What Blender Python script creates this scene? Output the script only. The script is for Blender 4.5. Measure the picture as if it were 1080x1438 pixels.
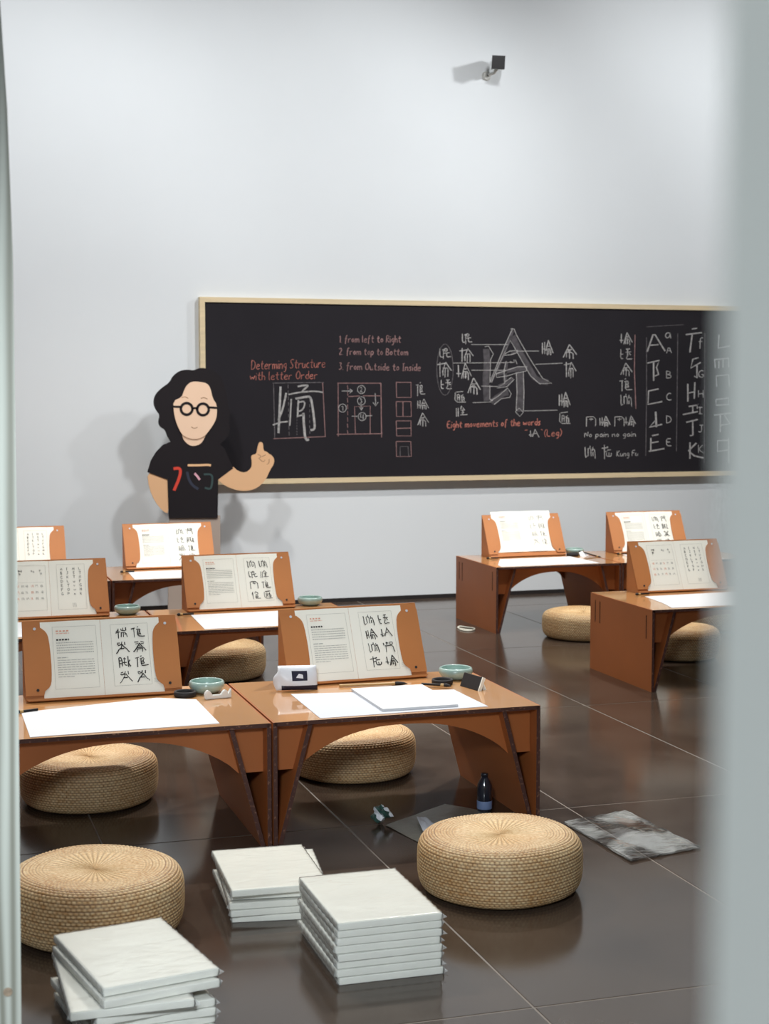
import bpy, bmesh, math, random
from mathutils import Vector, Matrix, Euler
random.seed(7)
scene = bpy.context.scene
for o in list(bpy.data.objects): bpy.data.objects.remove(o)
COL = scene.collection

# ------------------------------------------------------------------ camera
FPX, CX, CY, HC = 2200.0, 540.0, 719.0, 1.53
PITCH = math.atan(172/2200.0); YAW = math.atan(690/math.hypot(2200, 172))
cd = bpy.data.cameras.new('camera'); cam = bpy.data.objects.new('camera', cd); COL.objects.link(cam)
cam.location = (0, 0, HC); cam.rotation_euler = (math.pi/2-PITCH, 0, -YAW)
cd.sensor_fit = 'VERTICAL'; cd.sensor_height = 36; cd.sensor_width = 27.04; cd.lens = FPX*36/1438
cd.clip_start = .02; cd.clip_end = 100
cd.dof.use_dof = True; cd.dof.focus_distance = 5.2; cd.dof.aperture_fstop = 7.0
scene.camera = cam
Ff = Vector((math.sin(YAW)*math.cos(PITCH), math.cos(YAW)*math.cos(PITCH), -math.sin(PITCH)))
Rr = Vector((math.cos(YAW), -math.sin(YAW), 0)); Uu = Rr.cross(Ff); C0 = Vector((0, 0, HC))
def ray(x, y): return Ff + Rr*((x-CX)/FPX) - Uu*((y-CY)/FPX)
def U(x, y, z):                      # photo pixel -> world point on the level plane z
    d = ray(x, y); return C0 + d*((z-HC)/d.z)
def V(x, y, Y):                      # photo pixel -> world point on the upright plane Y
    d = ray(x, y); return C0 + d*(Y/d.y)

# ------------------------------------------------------------------ world and lights
scene.view_settings.view_transform = 'Standard'; scene.view_settings.look = 'None'
scene.view_settings.gamma = 1; scene.view_settings.use_curve_mapping = False
scene.view_settings.exposure = 0.0
w = bpy.data.worlds.new('world'); scene.world = w; w.use_nodes = True
w.node_tree.nodes['Background'].inputs[0].default_value = (.82, .91, 1, 1)
w.node_tree.nodes['Background'].inputs[1].default_value = 1.7
def area(name, loc, target, size, power, col, sy=None, spread=180):
    l = bpy.data.lights.new(name, 'AREA'); l.energy = power; l.color = col; l.size = size
    l.shape = 'RECTANGLE' if sy else 'DISK'
    if sy: l.size_y = sy
    l.spread = math.radians(spread)
    o = bpy.data.objects.new(name, l); COL.objects.link(o); o.location = loc
    o.rotation_euler = (Vector(target)-Vector(loc)).to_track_quat('-Z', 'Y').to_euler(); return o
area('overhead_fill_light', (2.3, 5.8, 5.4), (2.3, 5.8, 0), 6, 52, (.93, .97, 1), 5, 100)  # unseen overhead fill, added for broad soft light
def spot(name, loc, target, power, ang=70, col=(1, .97, .92), r=.09, blend=.8):
    l = bpy.data.lights.new(name, 'SPOT'); l.energy = power; l.color = col; l.spot_size = math.radians(ang)
    l.spot_blend = blend; l.shadow_soft_size = r
    o = bpy.data.objects.new(name, l); COL.objects.link(o); o.location = loc
    o.rotation_euler = (Vector(target)-Vector(loc)).to_track_quat('-Z', 'Y').to_euler(); return o
for i, (loc, tg, p, a) in enumerate([
    ((3.5, 7.6, 4.5), (2.4, 10.8, 2.2), 335, 98),
    ((.6, 7.6, 4.5), (.3, 10.8, 2.2), 295, 98),
    ((6.6, 7.6, 4.5), (5.6, 10.8, 2.2), 440, 100),
    ((3.4, 8.3, 4.7), (2.0, 4.6, 0), 640, 60),
    ((.0, 8.3, 4.7), (.7, 4.6, 0), 500, 60),
    ((1.3, 8.75, 4.7), (1.4, 8.75, .4), 400, 84),
    ((4.6, 8.75, 4.7), (4.4, 8.75, .4), 490, 84),
    ((3.2, 5.2, 4.7), (1.6, 4.2, 0), 80, 70),
    ((1.3, 6.5, 4.7), (1.3, 6.9, .4), 150, 84),  # added fill to brighten the second-row pages, not a track lamp
    ((4.4, 6.5, 4.7), (4.2, 6.9, .4), 190, 84)]):  # same added fill for the right-hand second-row desk
    spot('track_and_fill_spot_light', loc, tg, p, a, col=(.97, .985, 1) if i < 3 else (1, .97, .92), r=.17 if i < 3 else .09)
spot('front_fill_light', (-.25, .55, 2.25), (.95, 3.9, .1), 420, 58, (.84, .93, 1), .25, 1)  # added cool fill from the camera side to brighten the foreground pads

# ------------------------------------------------------------------ materials
def lin(c): 
    return tuple((v/255/12.92 if v <= 10 else ((v/255+.055)/1.055)**2.4) for v in c)
def mat(name, rgb, rough=.6, spec=.5, coat=0, metal=0, noise=0, nscale=8, bump=0, bscale=60, stretch=None, alpha=None, trans=0, coat_r=.08, coord='Object'):
    m = bpy.data.materials.new(name); m.use_nodes = True; nt = m.node_tree; b = nt.nodes['Principled BSDF']
    c = lin(rgb)+(1,)
    b.inputs['Base Color'].default_value = c; b.inputs['Roughness'].default_value = rough
    b.inputs['Specular IOR Level'].default_value = spec; b.inputs['Coat Weight'].default_value = coat
    b.inputs['Coat Roughness'].default_value = coat_r; b.inputs['Metallic'].default_value = metal
    b.inputs['Transmission Weight'].default_value = trans
    tc = nt.nodes.new('ShaderNodeTexCoord'); mp = nt.nodes.new('ShaderNodeMapping')
    nt.links.new(tc.outputs[coord], mp.inputs[0])
    if stretch: mp.inputs['Scale'].default_value = stretch
    if noise:
        n = nt.nodes.new('ShaderNodeTexNoise'); n.inputs['Scale'].default_value = nscale; n.inputs['Detail'].default_value = 5
        nt.links.new(mp.outputs[0], n.inputs[0])
        r = nt.nodes.new('ShaderNodeValToRGB')
        r.color_ramp.elements[0].position = .3; r.color_ramp.elements[1].position = .7
        r.color_ramp.elements[0].color = tuple(v*(1-noise) for v in c[:3])+(1,)
        r.color_ramp.elements[1].color = tuple(min(1, v*(1+noise)) for v in c[:3])+(1,)
        nt.links.new(n.outputs[0], r.inputs[0]); nt.links.new(r.outputs[0], b.inputs['Base Color'])
    if bump:
        n = nt.nodes.new('ShaderNodeTexNoise'); n.inputs['Scale'].default_value = bscale; n.inputs['Detail'].default_value = 4
        nt.links.new(mp.outputs[0], n.inputs[0])
        bp = nt.nodes.new('ShaderNodeBump'); bp.inputs['Strength'].default_value = bump; bp.inputs['Distance'].default_value = .01
        nt.links.new(n.outputs[0], bp.inputs['Height']); nt.links.new(bp.outputs[0], b.inputs['Normal'])
    if alpha is not None: b.inputs['Alpha'].default_value = alpha
    return m
M = {}
M['wall'] = mat('white_wall_paint', (226, 230, 232), .9, .2, noise=.015, nscale=1.2, bump=.03, bscale=200)
M['ceil'] = mat('ceiling_paint', (96, 98, 100), .9, .2)
M['jamb'] = mat('grey_jamb_paint', (226, 228, 220), .8, .2, noise=.02, nscale=2)
M['base'] = mat('shadow_gap_baseboard', (38, 34, 34), .5)
M['grout'] = mat('pale_grout', (126, 118, 109), .8)
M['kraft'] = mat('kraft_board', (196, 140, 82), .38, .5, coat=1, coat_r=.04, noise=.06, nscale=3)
M['slotdark'] = mat('slot_shade_board_end', (58, 34, 26), .8, .2)  # tab ends coloured dark for the shade inside the slots
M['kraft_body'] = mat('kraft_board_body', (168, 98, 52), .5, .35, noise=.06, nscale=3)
M['kraft_matte'] = mat('kraft_board_matte', (190, 122, 68), .55, .4, noise=.05, nscale=5)
M['paper'] = mat('white_paper', (226, 226, 228), .8, .2, bump=.04, bscale=14)
M['paper2'] = mat('thin_paper', (208, 211, 218), .8, .2, bump=.05, bscale=20)
M['cream'] = mat('cream_paper', (250, 249, 238), .8, .2, bump=.03, bscale=12)
M['ink'] = mat('black_ink', (38, 33, 28), .6)
M['greyprint'] = mat('grey_print', (172, 172, 166), .7)
M['lineprint'] = mat('pale_line_print', (196, 196, 186), .7)
M['redprint'] = mat('red_print', (222, 164, 138), .7)
M['celadon'] = mat('celadon_glaze', (164, 190, 182), .25, .5, coat=.8, noise=.05, nscale=20)
M['blackgloss'] = mat('black_lacquer', (26, 24, 25), .35)
M['blackmatte'] = mat('black_matte', (34, 31, 32), .7)
M['porcelain'] = mat('white_porcelain', (235, 235, 230), .15, .5, coat=.6)
M['board'] = mat('chalkboard_surface', (33, 30, 35), .75, .25, noise=.12, nscale=1.5)
M['pine'] = mat('pale_pine', (222, 202, 165), .6, .3, noise=.08, nscale=6, stretch=(.6, 8, 8))
M['chalk'] = mat('white_chalk', (168, 166, 164), .9, .1, noise=.35, nscale=70)
M['chalkdim'] = mat('thin_white_chalk', (104, 100, 102), .9, .1, noise=.4, nscale=60)
M['chalksmudge'] = mat('smudged_chalk', (82, 79, 82), .9, .1, noise=.25, nscale=30)
M['chalkred'] = mat('red_chalk', (176, 112, 100), .9, .1, noise=.35, nscale=60)
M['chalkpink'] = mat('pink_chalk', (150, 118, 116), .9, .1, noise=.3, nscale=60)
M['skin'] = mat('painted_skin', (236, 203, 175), .7, .2)
M['skin2'] = mat('painted_arm', (225, 180, 138), .7, .2)
M['black'] = mat('painted_black', (32, 28, 31), .7, .2)
M['line'] = mat('painted_line', (160, 120, 92), .7, .2)
M['trouser'] = mat('painted_trousers', (176, 160, 148), .7, .2)
M['pred'] = mat('print_red', (214, 66, 48), .7); M['pnavy'] = mat('print_navy', (42, 48, 66), .7)
M['ppink'] = mat('print_pink', (220, 166, 180), .7); M['pteal'] = mat('print_teal', (50, 72, 72), .7)
M['ppeach'] = mat('print_peach', (232, 186, 140), .7)
M['padw'] = mat('pad_white', (234, 232, 221), .6, .3, noise=.03, nscale=9)
M['camw'] = mat('camera_bracket', (205, 205, 200), .5)
M['cable'] = mat('white_cable', (225, 224, 210), .5)
M['brushwood'] = mat('bamboo', (196, 160, 104), .5)
M['bottle'] = mat('dark_bottle', (40, 42, 52), .15, .5, coat=.5)
M['label'] = mat('bottle_label_blue', (120, 140, 180), .5)
M['bagcloth'] = mat('grey_bag', (120, 118, 108), .35, .5, bump=.3, bscale=30)
M['green'] = mat('dark_green_wrapper', (52, 84, 76), .4, .5)
M['wipe'] = mat('packet_white', (228, 230, 235), .35, .5, bump=.1, bscale=30)
M['navy'] = mat('packet_navy', (34, 32, 52), .4)

def film(name, tint, a, rough=.12, edge=.25, bs=.12, ns=22, patch=False):
    m = bpy.data.materials.new(name); m.use_nodes = True; nt = m.node_tree; nt.nodes.remove(nt.nodes['Principled BSDF'])
    out = nt.nodes['Material Output']; t = nt.nodes.new('ShaderNodeBsdfTransparent'); g = nt.nodes.new('ShaderNodeBsdfGlossy')
    d = nt.nodes.new('ShaderNodeBsdfDiffuse'); d.inputs[0].default_value = lin(tint)+(1,)
    g.inputs['Roughness'].default_value = rough; lw = nt.nodes.new('ShaderNodeLayerWeight'); lw.inputs[0].default_value = edge
    tc = nt.nodes.new('ShaderNodeTexCoord'); n = nt.nodes.new('ShaderNodeTexNoise'); n.inputs['Scale'].default_value = ns; n.inputs['Distortion'].default_value = 1
    mp = nt.nodes.new('ShaderNodeMapping'); mp.inputs['Scale'].default_value = (1, 2.4, 1); nt.links.new(tc.outputs['Object'], mp.inputs[0])
    nt.links.new(mp.outputs[0], n.inputs[0])
    bp = nt.nodes.new('ShaderNodeBump'); bp.inputs['Strength'].default_value = bs; bp.inputs['Distance'].default_value = .01
    nt.links.new(n.outputs[0], bp.inputs['Height']); nt.links.new(bp.outputs[0], g.inputs['Normal']); nt.links.new(bp.outputs[0], lw.inputs['Normal'])
    m1 = nt.nodes.new('ShaderNodeMixShader'); m1.inputs[0].default_value = a
    nt.links.new(t.outputs[0], m1.inputs[1]); nt.links.new(d.outputs[0], m1.inputs[2])
    if patch:      # cloudier patches of film, spread by noise
        n3 = nt.nodes.new('ShaderNodeTexNoise'); n3.inputs['Scale'].default_value = 4.5; nt.links.new(tc.outputs['Object'], n3.inputs[0])
        mr = nt.nodes.new('ShaderNodeMapRange'); mr.inputs['From Min'].default_value = .47; mr.inputs['From Max'].default_value = .53; mr.inputs['To Min'].default_value = .03; mr.inputs['To Max'].default_value = .30
        nt.links.new(n3.outputs[0], mr.inputs[0]); nt.links.new(mr.outputs[0], m1.inputs[0])
    m2 = nt.nodes.new('ShaderNodeMixShader'); nt.links.new(lw.outputs['Fresnel'], m2.inputs[0])
    nt.links.new(m1.outputs[0], m2.inputs[1]); nt.links.new(g.outputs[0], m2.inputs[2]); nt.links.new(m2.outputs[0], out.inputs[0])
    return m
M['film'] = film('clear_film', (235, 238, 236), .22, .14, .14, .3, 10)
M['bagfilm'] = film('clear_bag_film', (215, 217, 213), .09, .08, .32, .25, 9, patch=True)

# corrugated edge: dark brown with pale flute ticks along the cut edge
def edge_mat():
    m = bpy.data.materials.new('corrugated_edge'); m.use_nodes = True; nt = m.node_tree; b = nt.nodes['Principled BSDF']
    tc = nt.nodes.new('ShaderNodeTexCoord'); n = nt.nodes.new('ShaderNodeTexNoise'); n.inputs['Scale'].default_value = 90; n.inputs['Detail'].default_value = 2
    nt.links.new(tc.outputs['Object'], n.inputs[0]); r = nt.nodes.new('ShaderNodeValToRGB')
    r.color_ramp.elements[0].position = .58; r.color_ramp.elements[1].position = .72
    r.color_ramp.elements[0].color = lin((74, 42, 34))+(1,); r.color_ramp.elements[1].color = lin((140, 98, 78))+(1,)
    nt.links.new(n.outputs[0], r.inputs[0]); nt.links.new(r.outputs[0], b.inputs['Base Color']); b.inputs['Roughness'].default_value = .7
    return m
M['edge'] = edge_mat()

def floor_mat():
    m = bpy.data.materials.new('polished_dark_tile'); m.use_nodes = True; nt = m.node_tree; b = nt.nodes['Principled BSDF']
    tc = nt.nodes.new('ShaderNodeNewGeometry')
    n = nt.nodes.new('ShaderNodeTexNoise'); n.inputs['Scale'].default_value = 2.2; n.inputs['Detail'].default_value = 7; n.inputs['Roughness'].default_value = .6
    n2 = nt.nodes.new('ShaderNodeTexNoise'); n2.inputs['Scale'].default_value = 30; n2.inputs['Detail'].default_value = 4
    for q in (n, n2): nt.links.new(tc.outputs['Position'], q.inputs[0])
    r = nt.nodes.new('ShaderNodeValToRGB'); r.color_ramp.elements[0].position = .3; r.color_ramp.elements[1].position = .75
    r.color_ramp.elements[0].color = lin((56, 45, 38))+(1,); r.color_ramp.elements[1].color = lin((80, 67, 57))+(1,)
    nt.links.new(n.outputs[0], r.inputs[0]); nt.links.new(r.outputs[0], b.inputs['Base Color'])
    mr = nt.nodes.new('ShaderNodeMapRange'); mr.inputs['To Min'].default_value = .07; mr.inputs['To Max'].default_value = .22
    nt.links.new(n.outputs[0], mr.inputs[0]); nt.links.new(mr.outputs[0], b.inputs['Roughness'])
    bp = nt.nodes.new('ShaderNodeBump'); bp.inputs['Strength'].default_value = .03; bp.inputs['Distance'].default_value = .005
    nt.links.new(n.outputs[0], bp.inputs['Height']); nt.links.new(bp.outputs[0], b.inputs['Normal'])
    b.inputs['Specular IOR Level'].default_value = .4
    return m
M['tile'] = floor_mat()

def wicker_mat():
    m = bpy.data.materials.new('woven_straw'); m.use_nodes = True; nt = m.node_tree; b = nt.nodes['Principled BSDF']
    tc = nt.nodes.new('ShaderNodeTexCoord'); mp = nt.nodes.new('ShaderNodeMapping'); nt.links.new(tc.outputs['UV'], mp.inputs[0])
    mp.inputs['Scale'].default_value = (90, 95, 1)
    n = nt.nodes.new('ShaderNodeTexNoise'); n.inputs['Scale'].default_value = 1.0; n.inputs['Detail'].default_value = 3; nt.links.new(mp.outputs[0], n.inputs[0])
    n2 = nt.nodes.new('ShaderNodeTexNoise'); n2.inputs['Scale'].default_value = 5; nt.links.new(tc.outputs['Object'], n2.inputs[0])
    mx = nt.nodes.new('ShaderNodeMath'); mx.operation = 'MULTIPLY_ADD'; mx.inputs[1].default_value = .6; 
    nt.links.new(n.outputs[0], mx.inputs[0]); 
    m3 = nt.nodes.new('ShaderNodeMath'); m3.operation = 'MULTIPLY'; m3.inputs[1].default_value = .4; nt.links.new(n2.outputs[0], m3.inputs[0]); nt.links.new(m3.outputs[0], mx.inputs[2])
    r = nt.nodes.new('ShaderNodeValToRGB'); r.color_ramp.elements[0].position = .33; r.color_ramp.elements[1].position = .62
    r.color_ramp.elements[0].color = lin((202, 154, 98))+(1,); r.color_ramp.elements[1].color = lin((240, 213, 166))+(1,)
    nt.links.new(mx.outputs[0], r.inputs[0])
    at = nt.nodes.new('ShaderNodeAttribute'); at.attribute_name = 'gap'      # crevices between strands: their shade mixed into the straw colour
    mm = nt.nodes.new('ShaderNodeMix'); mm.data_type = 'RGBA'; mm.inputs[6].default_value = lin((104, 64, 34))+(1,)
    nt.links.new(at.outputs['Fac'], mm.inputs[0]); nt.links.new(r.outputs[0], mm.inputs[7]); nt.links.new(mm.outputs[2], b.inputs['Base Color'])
    b.inputs['Roughness'].default_value = .55; b.inputs['Specular IOR Level'].default_value = .35
    return m
M['wicker'] = wicker_mat()

def post_mat():
    m = bpy.data.materials.new('whitewashed_pine'); m.use_nodes = True; nt = m.node_tree; b = nt.nodes['Principled BSDF']
    tc = nt.nodes.new('ShaderNodeTexCoord'); mp = nt.nodes.new('ShaderNodeMapping'); mp.inputs['Scale'].default_value = (7, 7, .35)
    nt.links.new(tc.outputs['Object'], mp.inputs[0])
    wv = nt.nodes.new('ShaderNodeTexWave'); wv.inputs['Scale'].default_value = 2.2; wv.inputs['Distortion'].default_value = 9; wv.inputs['Detail'].default_value = 2; wv.inputs['Detail Scale'].default_value = .8
    nt.links.new(mp.outputs[0], wv.inputs[0])
    r = nt.nodes.new('ShaderNodeValToRGB'); r.color_ramp.elements[0].color = lin((128, 128, 116))+(1,); r.color_ramp.elements[1].color = lin((182, 185, 175))+(1,)
    nt.links.new(wv.outputs[0], r.inputs[0]); nt.links.new(r.outputs[0], b.inputs['Base Color']); b.inputs['Roughness'].default_value = .6
    return m
M['post'] = post_mat()

# ------------------------------------------------------------------ mesh helpers
def link(name, me, m, parent=None, loc=None):
    o = bpy.data.objects.new(name, me); COL.objects.link(o)
    for k in (m if isinstance(m, (list, tuple)) else [m]): me.materials.append(M[k] if isinstance(k, str) else k)
    if parent: o.parent = parent
    if loc is not None: o.location = loc
    return o
def build(name, bm, m, parent=None, smooth=False, bevel=0, loc=None, seg=2):
    if bevel:
        es = [e for e in bm.edges if len(e.link_faces) == 2 and e.calc_face_angle(0) > .5]
        bmesh.ops.bevel(bm, geom=es, offset=bevel, segments=seg, affect='EDGES', clamp_overlap=True)
    bmesh.ops.recalc_face_normals(bm, faces=bm.faces)
    if smooth:
        for f in bm.faces: f.smooth = True
    me = bpy.data.meshes.new(name); bm.to_mesh(me); bm.free()
    return link(name, me, m, parent, loc)
def bx(bm, x0, x1, y0, y1, z0, z1, mi=0):
    vs = [bm.verts.new(p) for p in ((x0,y0,z0),(x1,y0,z0),(x1,y1,z0),(x0,y1,z0),(x0,y0,z1),(x1,y0,z1),(x1,y1,z1),(x0,y1,z1))]
    for q in ((3,2,1,0),(4,5,6,7),(0,1,5,4),(1,2,6,5),(2,3,7,6),(3,0,4,7)):
        f = bm.faces.new([vs[i] for i in q]); f.material_index = mi
    return vs
def box(name, x0, x1, y0, y1, z0, z1, m, parent=None, bevel=0):
    bm = bmesh.new(); bx(bm, x0, x1, y0, y1, z0, z1); return build(name, bm, m, parent, bevel=bevel)
def prism(bm, pts, off, mi=0, side=None):           # pts: 3-D polygon, extruded by off
    off = Vector(off); a = [bm.verts.new(p) for p in pts]; b = [bm.verts.new(Vector(p)+off) for p in pts]; n = len(a)
    for f in (bm.faces.new(a), bm.faces.new(b[::-1])): f.material_index = mi
    for i in range(n):
        f = bm.faces.new((a[i], b[i], b[(i+1) % n], a[(i+1) % n])); f.material_index = mi if side is None else side
def lathe(bm, prof, n=40, mi=0):
    rings = []
    for r, z in prof:
        if r < 1e-6: rings.append([bm.verts.new((0, 0, z))])
        else: rings.append([bm.verts.new((r*math.cos(2*math.pi*i/n), r*math.sin(2*math.pi*i/n), z)) for i in range(n)])
    for a, b in zip(rings, rings[1:]):
        for i in range(n):
            j = (i+1) % n
            if len(a) == 1: bm.faces.new((a[0], b[i], b[j]))
            elif len(b) == 1: bm.faces.new((a[i], a[j], b[0]))
            else: bm.faces.new((a[i], a[j], b[j], b[i]))
def tube(bm, pts, r, n=8):
    pts = [Vector(p) for p in pts]; rs = r if isinstance(r, (list, tuple)) else [r]*len(pts); rings = []
    for i, p in enumerate(pts):
        d = (pts[min(i+1, len(pts)-1)]-pts[max(i-1, 0)]).normalized()
        a = d.cross(Vector((0, 0, 1)) if abs(d.z) < .9 else Vector((1, 0, 0))).normalized(); b = d.cross(a)
        rings.append([bm.verts.new(p+(a*math.cos(2*math.pi*k/n)+b*math.sin(2*math.pi*k/n))*rs[i]) for k in range(n)])
    for a, b in zip(rings, rings[1:]):
        for k in range(n): bm.faces.new((a[k], a[(k+1) % n], b[(k+1) % n], b[k]))
    bm.faces.new(rings[0][::-1]); bm.faces.new(rings[-1])
def smoothpoly(pts, it=2, closed=True):
    for _ in range(it):
        n = len(pts); q = []
        rng = range(n if closed else n-1)
        for i in rng:
            a, b = pts[i], pts[(i+1) % n]
            q += [tuple(.75*x+.25*y for x, y in zip(a, b)), tuple(.25*x+.75*y for x, y in zip(a, b))]
        if not closed: q = [pts[0]]+q+[pts[-1]]
        pts = q
    return pts
def ribbon(bm, pts, wd, fn, h=.0006, taper=False):  # flat stroke along 2-D pts; fn(u,v,n)->3-D
    pts = [Vector((p[0], p[1])) for p in pts]
    if len(pts) < 2: return
    L, R = [], []
    for i, p in enumerate(pts):
        d = pts[min(i+1, len(pts)-1)]-pts[max(i-1, 0)]
        if d.length < 1e-9: d = Vector((1, 0))
        d.normalize(); n = Vector((-d.y, d.x))
        k = wd[i] if isinstance(wd, (list, tuple)) else wd
        if taper: t = i/(len(pts)-1); k = k*(1.15-.75*t)
        L.append(bm.verts.new(fn(*(p+n*k/2), h))); R.append(bm.verts.new(fn(*(p-n*k/2), h)))
    for i in range(len(pts)-1): bm.faces.new((L[i], L[i+1], R[i+1], R[i]))
def empty(name, loc, rz=0):
    o = bpy.data.objects.new(name, None); COL.objects.link(o); o.location = loc; o.rotation_euler = (0, 0, rz); o.empty_display_size = .1; return o
def tag(o, label, cat, group=None):
    o['label'] = label; o['category'] = cat
    if group: o['group'] = group
    return o
def struct(o): o['kind'] = 'structure'; return o
def kids(o): return [c for c in bpy.data.objects if c.parent == o]
def copy_tree(o, parent=None):
    c = o.copy(); COL.objects.link(c); c.parent = parent
    for ch in kids(o): copy_tree(ch, c)
    return c

# ------------------------------------------------------------------ the room
WY = 10.82
WX0, WX1, ZC = -3.2, 8.2, 5.6
struct(box('wall_back', WX0, WX1, WY, WY+.2, 0, ZC, 'wall'))
struct(box('wall_left', WX0-.2, WX0, 0, WY+.2, 0, ZC, 'wall'))
struct(box('wall_right', WX1, WX1+.2, 0, WY+.2, 0, ZC, 'wall'))
struct(box('ceiling', WX0-.2, WX1+.2, 0, WY+.2, ZC, ZC+.2, 'ceil'))
jp = C0 + ray(1009, 719)*.27
fw = bmesh.new(); bx(fw, jp.x, WX1, .03, jp.y, 0, ZC); bx(fw, WX0, -1.4, .03, jp.y, 0, ZC); bx(fw, -1.4, jp.x, .03, jp.y, 2.7, ZC)
struct(build('wall_front', fw, 'jamb'))
struct(box('baseboard_shadow_gap', WX0, WX1, WY-.012, WY, 0, .028, 'base'))  # strip coloured dark for the shadow gap at the wall foot
fl = struct(box('floor', WX0-.2, WX1+.2, -3, WY+.2, -.2, -.0012, 'grout'))
TX, TY, X0T, Y0T = .845, 1.69, 1.483-.845*5, 3.5-1.69*3
bm = bmesh.new(); g = .0028; bx(bm, g, TX-g, g, TY-g, -.006, 0); 
bmesh.ops.bevel(bm, geom=[e for e in bm.edges if all(v.co.z > -.001 for v in e.verts)], offset=.0012, segments=1, affect='EDGES')
tme = bpy.data.meshes.new('tile'); bm.to_mesh(tme); bm.free(); tme.materials.append(M['tile'])
tshort = tme.copy()
for v in tshort.vertices:
    if v.co.y > .8: v.co.y -= TY-(WY-(Y0T+7*TY))+.002
for i in range(13):
    for j in range(8):
        x, y = X0T+i*TX, Y0T+j*TY
        if x < WX0 or x+TX > WX1+.3 or y > WY: continue
        o = bpy.data.objects.new('tile', tme if y+TY < WY+.1 else tshort); COL.objects.link(o); o.location = (x, y, 0); o.parent = fl

# bowed timber post at the left edge of the view
def post():
    Y = 2.75; zs = [0]+[.25*i for i in range(1, 14)]; bm = bmesh.new()
    def edge_x(z):   # right edge follows the bowed timber
        if z > 1.0:
            pr = [(700, 23), (350, 18), (150, 10), (0, 0)]
            zz = [V(p[1], p[0], Y) for p in pr]
            xs = [(q.z, q.x) for q in zz]
        else:
            pr = [(1438, 30), (1100, 27), (850, 25), (700, 23)]
            xs = [(V(p[1], p[0], Y).z, V(p[1], p[0], Y).x) for p in pr]
        if z <= xs[0][0]: a, b = xs[0], xs[1]
        elif z >= xs[-1][0]: a, b = xs[-2], xs[-1]
        else:
            for a, b in zip(xs, xs[1:]):
                if a[0] <= z <= b[0]: break
        return a[1]+(z-a[0])*(b[1]-a[1])/(b[0]-a[0])
    rings = []
    for z in zs:
        x = edge_x(z); rings.append([bm.verts.new(p) for p in ((x-.095, Y, z), (x, Y, z), (x, Y+.045, z), (x-.095, Y+.045, z))])
    for a, b in zip(rings, rings[1:]):
        for k in range(4): bm.faces.new((a[k], a[(k+1) % 4], b[(k+1) % 4], b[k]))
    bm.faces.new(rings[0][::-1]); bm.faces.new(rings[-1])
    r = empty('timber_post', (0, 0, 0))
    tag(r, 'pale whitewashed pine post running full height at the left edge', 'post')
    build('timber', bm, 'post', r, bevel=.002)
    k = V(11, 1393, Y); bm = bmesh.new()
    bmesh.ops.create_cone(bm, cap_ends=True, segments=20, radius1=.0085, radius2=.0075, depth=.004)
    o = build('knot', bm, mat('pine_knot', (150, 132, 112), .6, noise=.3, nscale=90), r, loc=(k.x, Y, k.z)); o.rotation_euler = (math.pi/2, 0, 0)
post()

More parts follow.
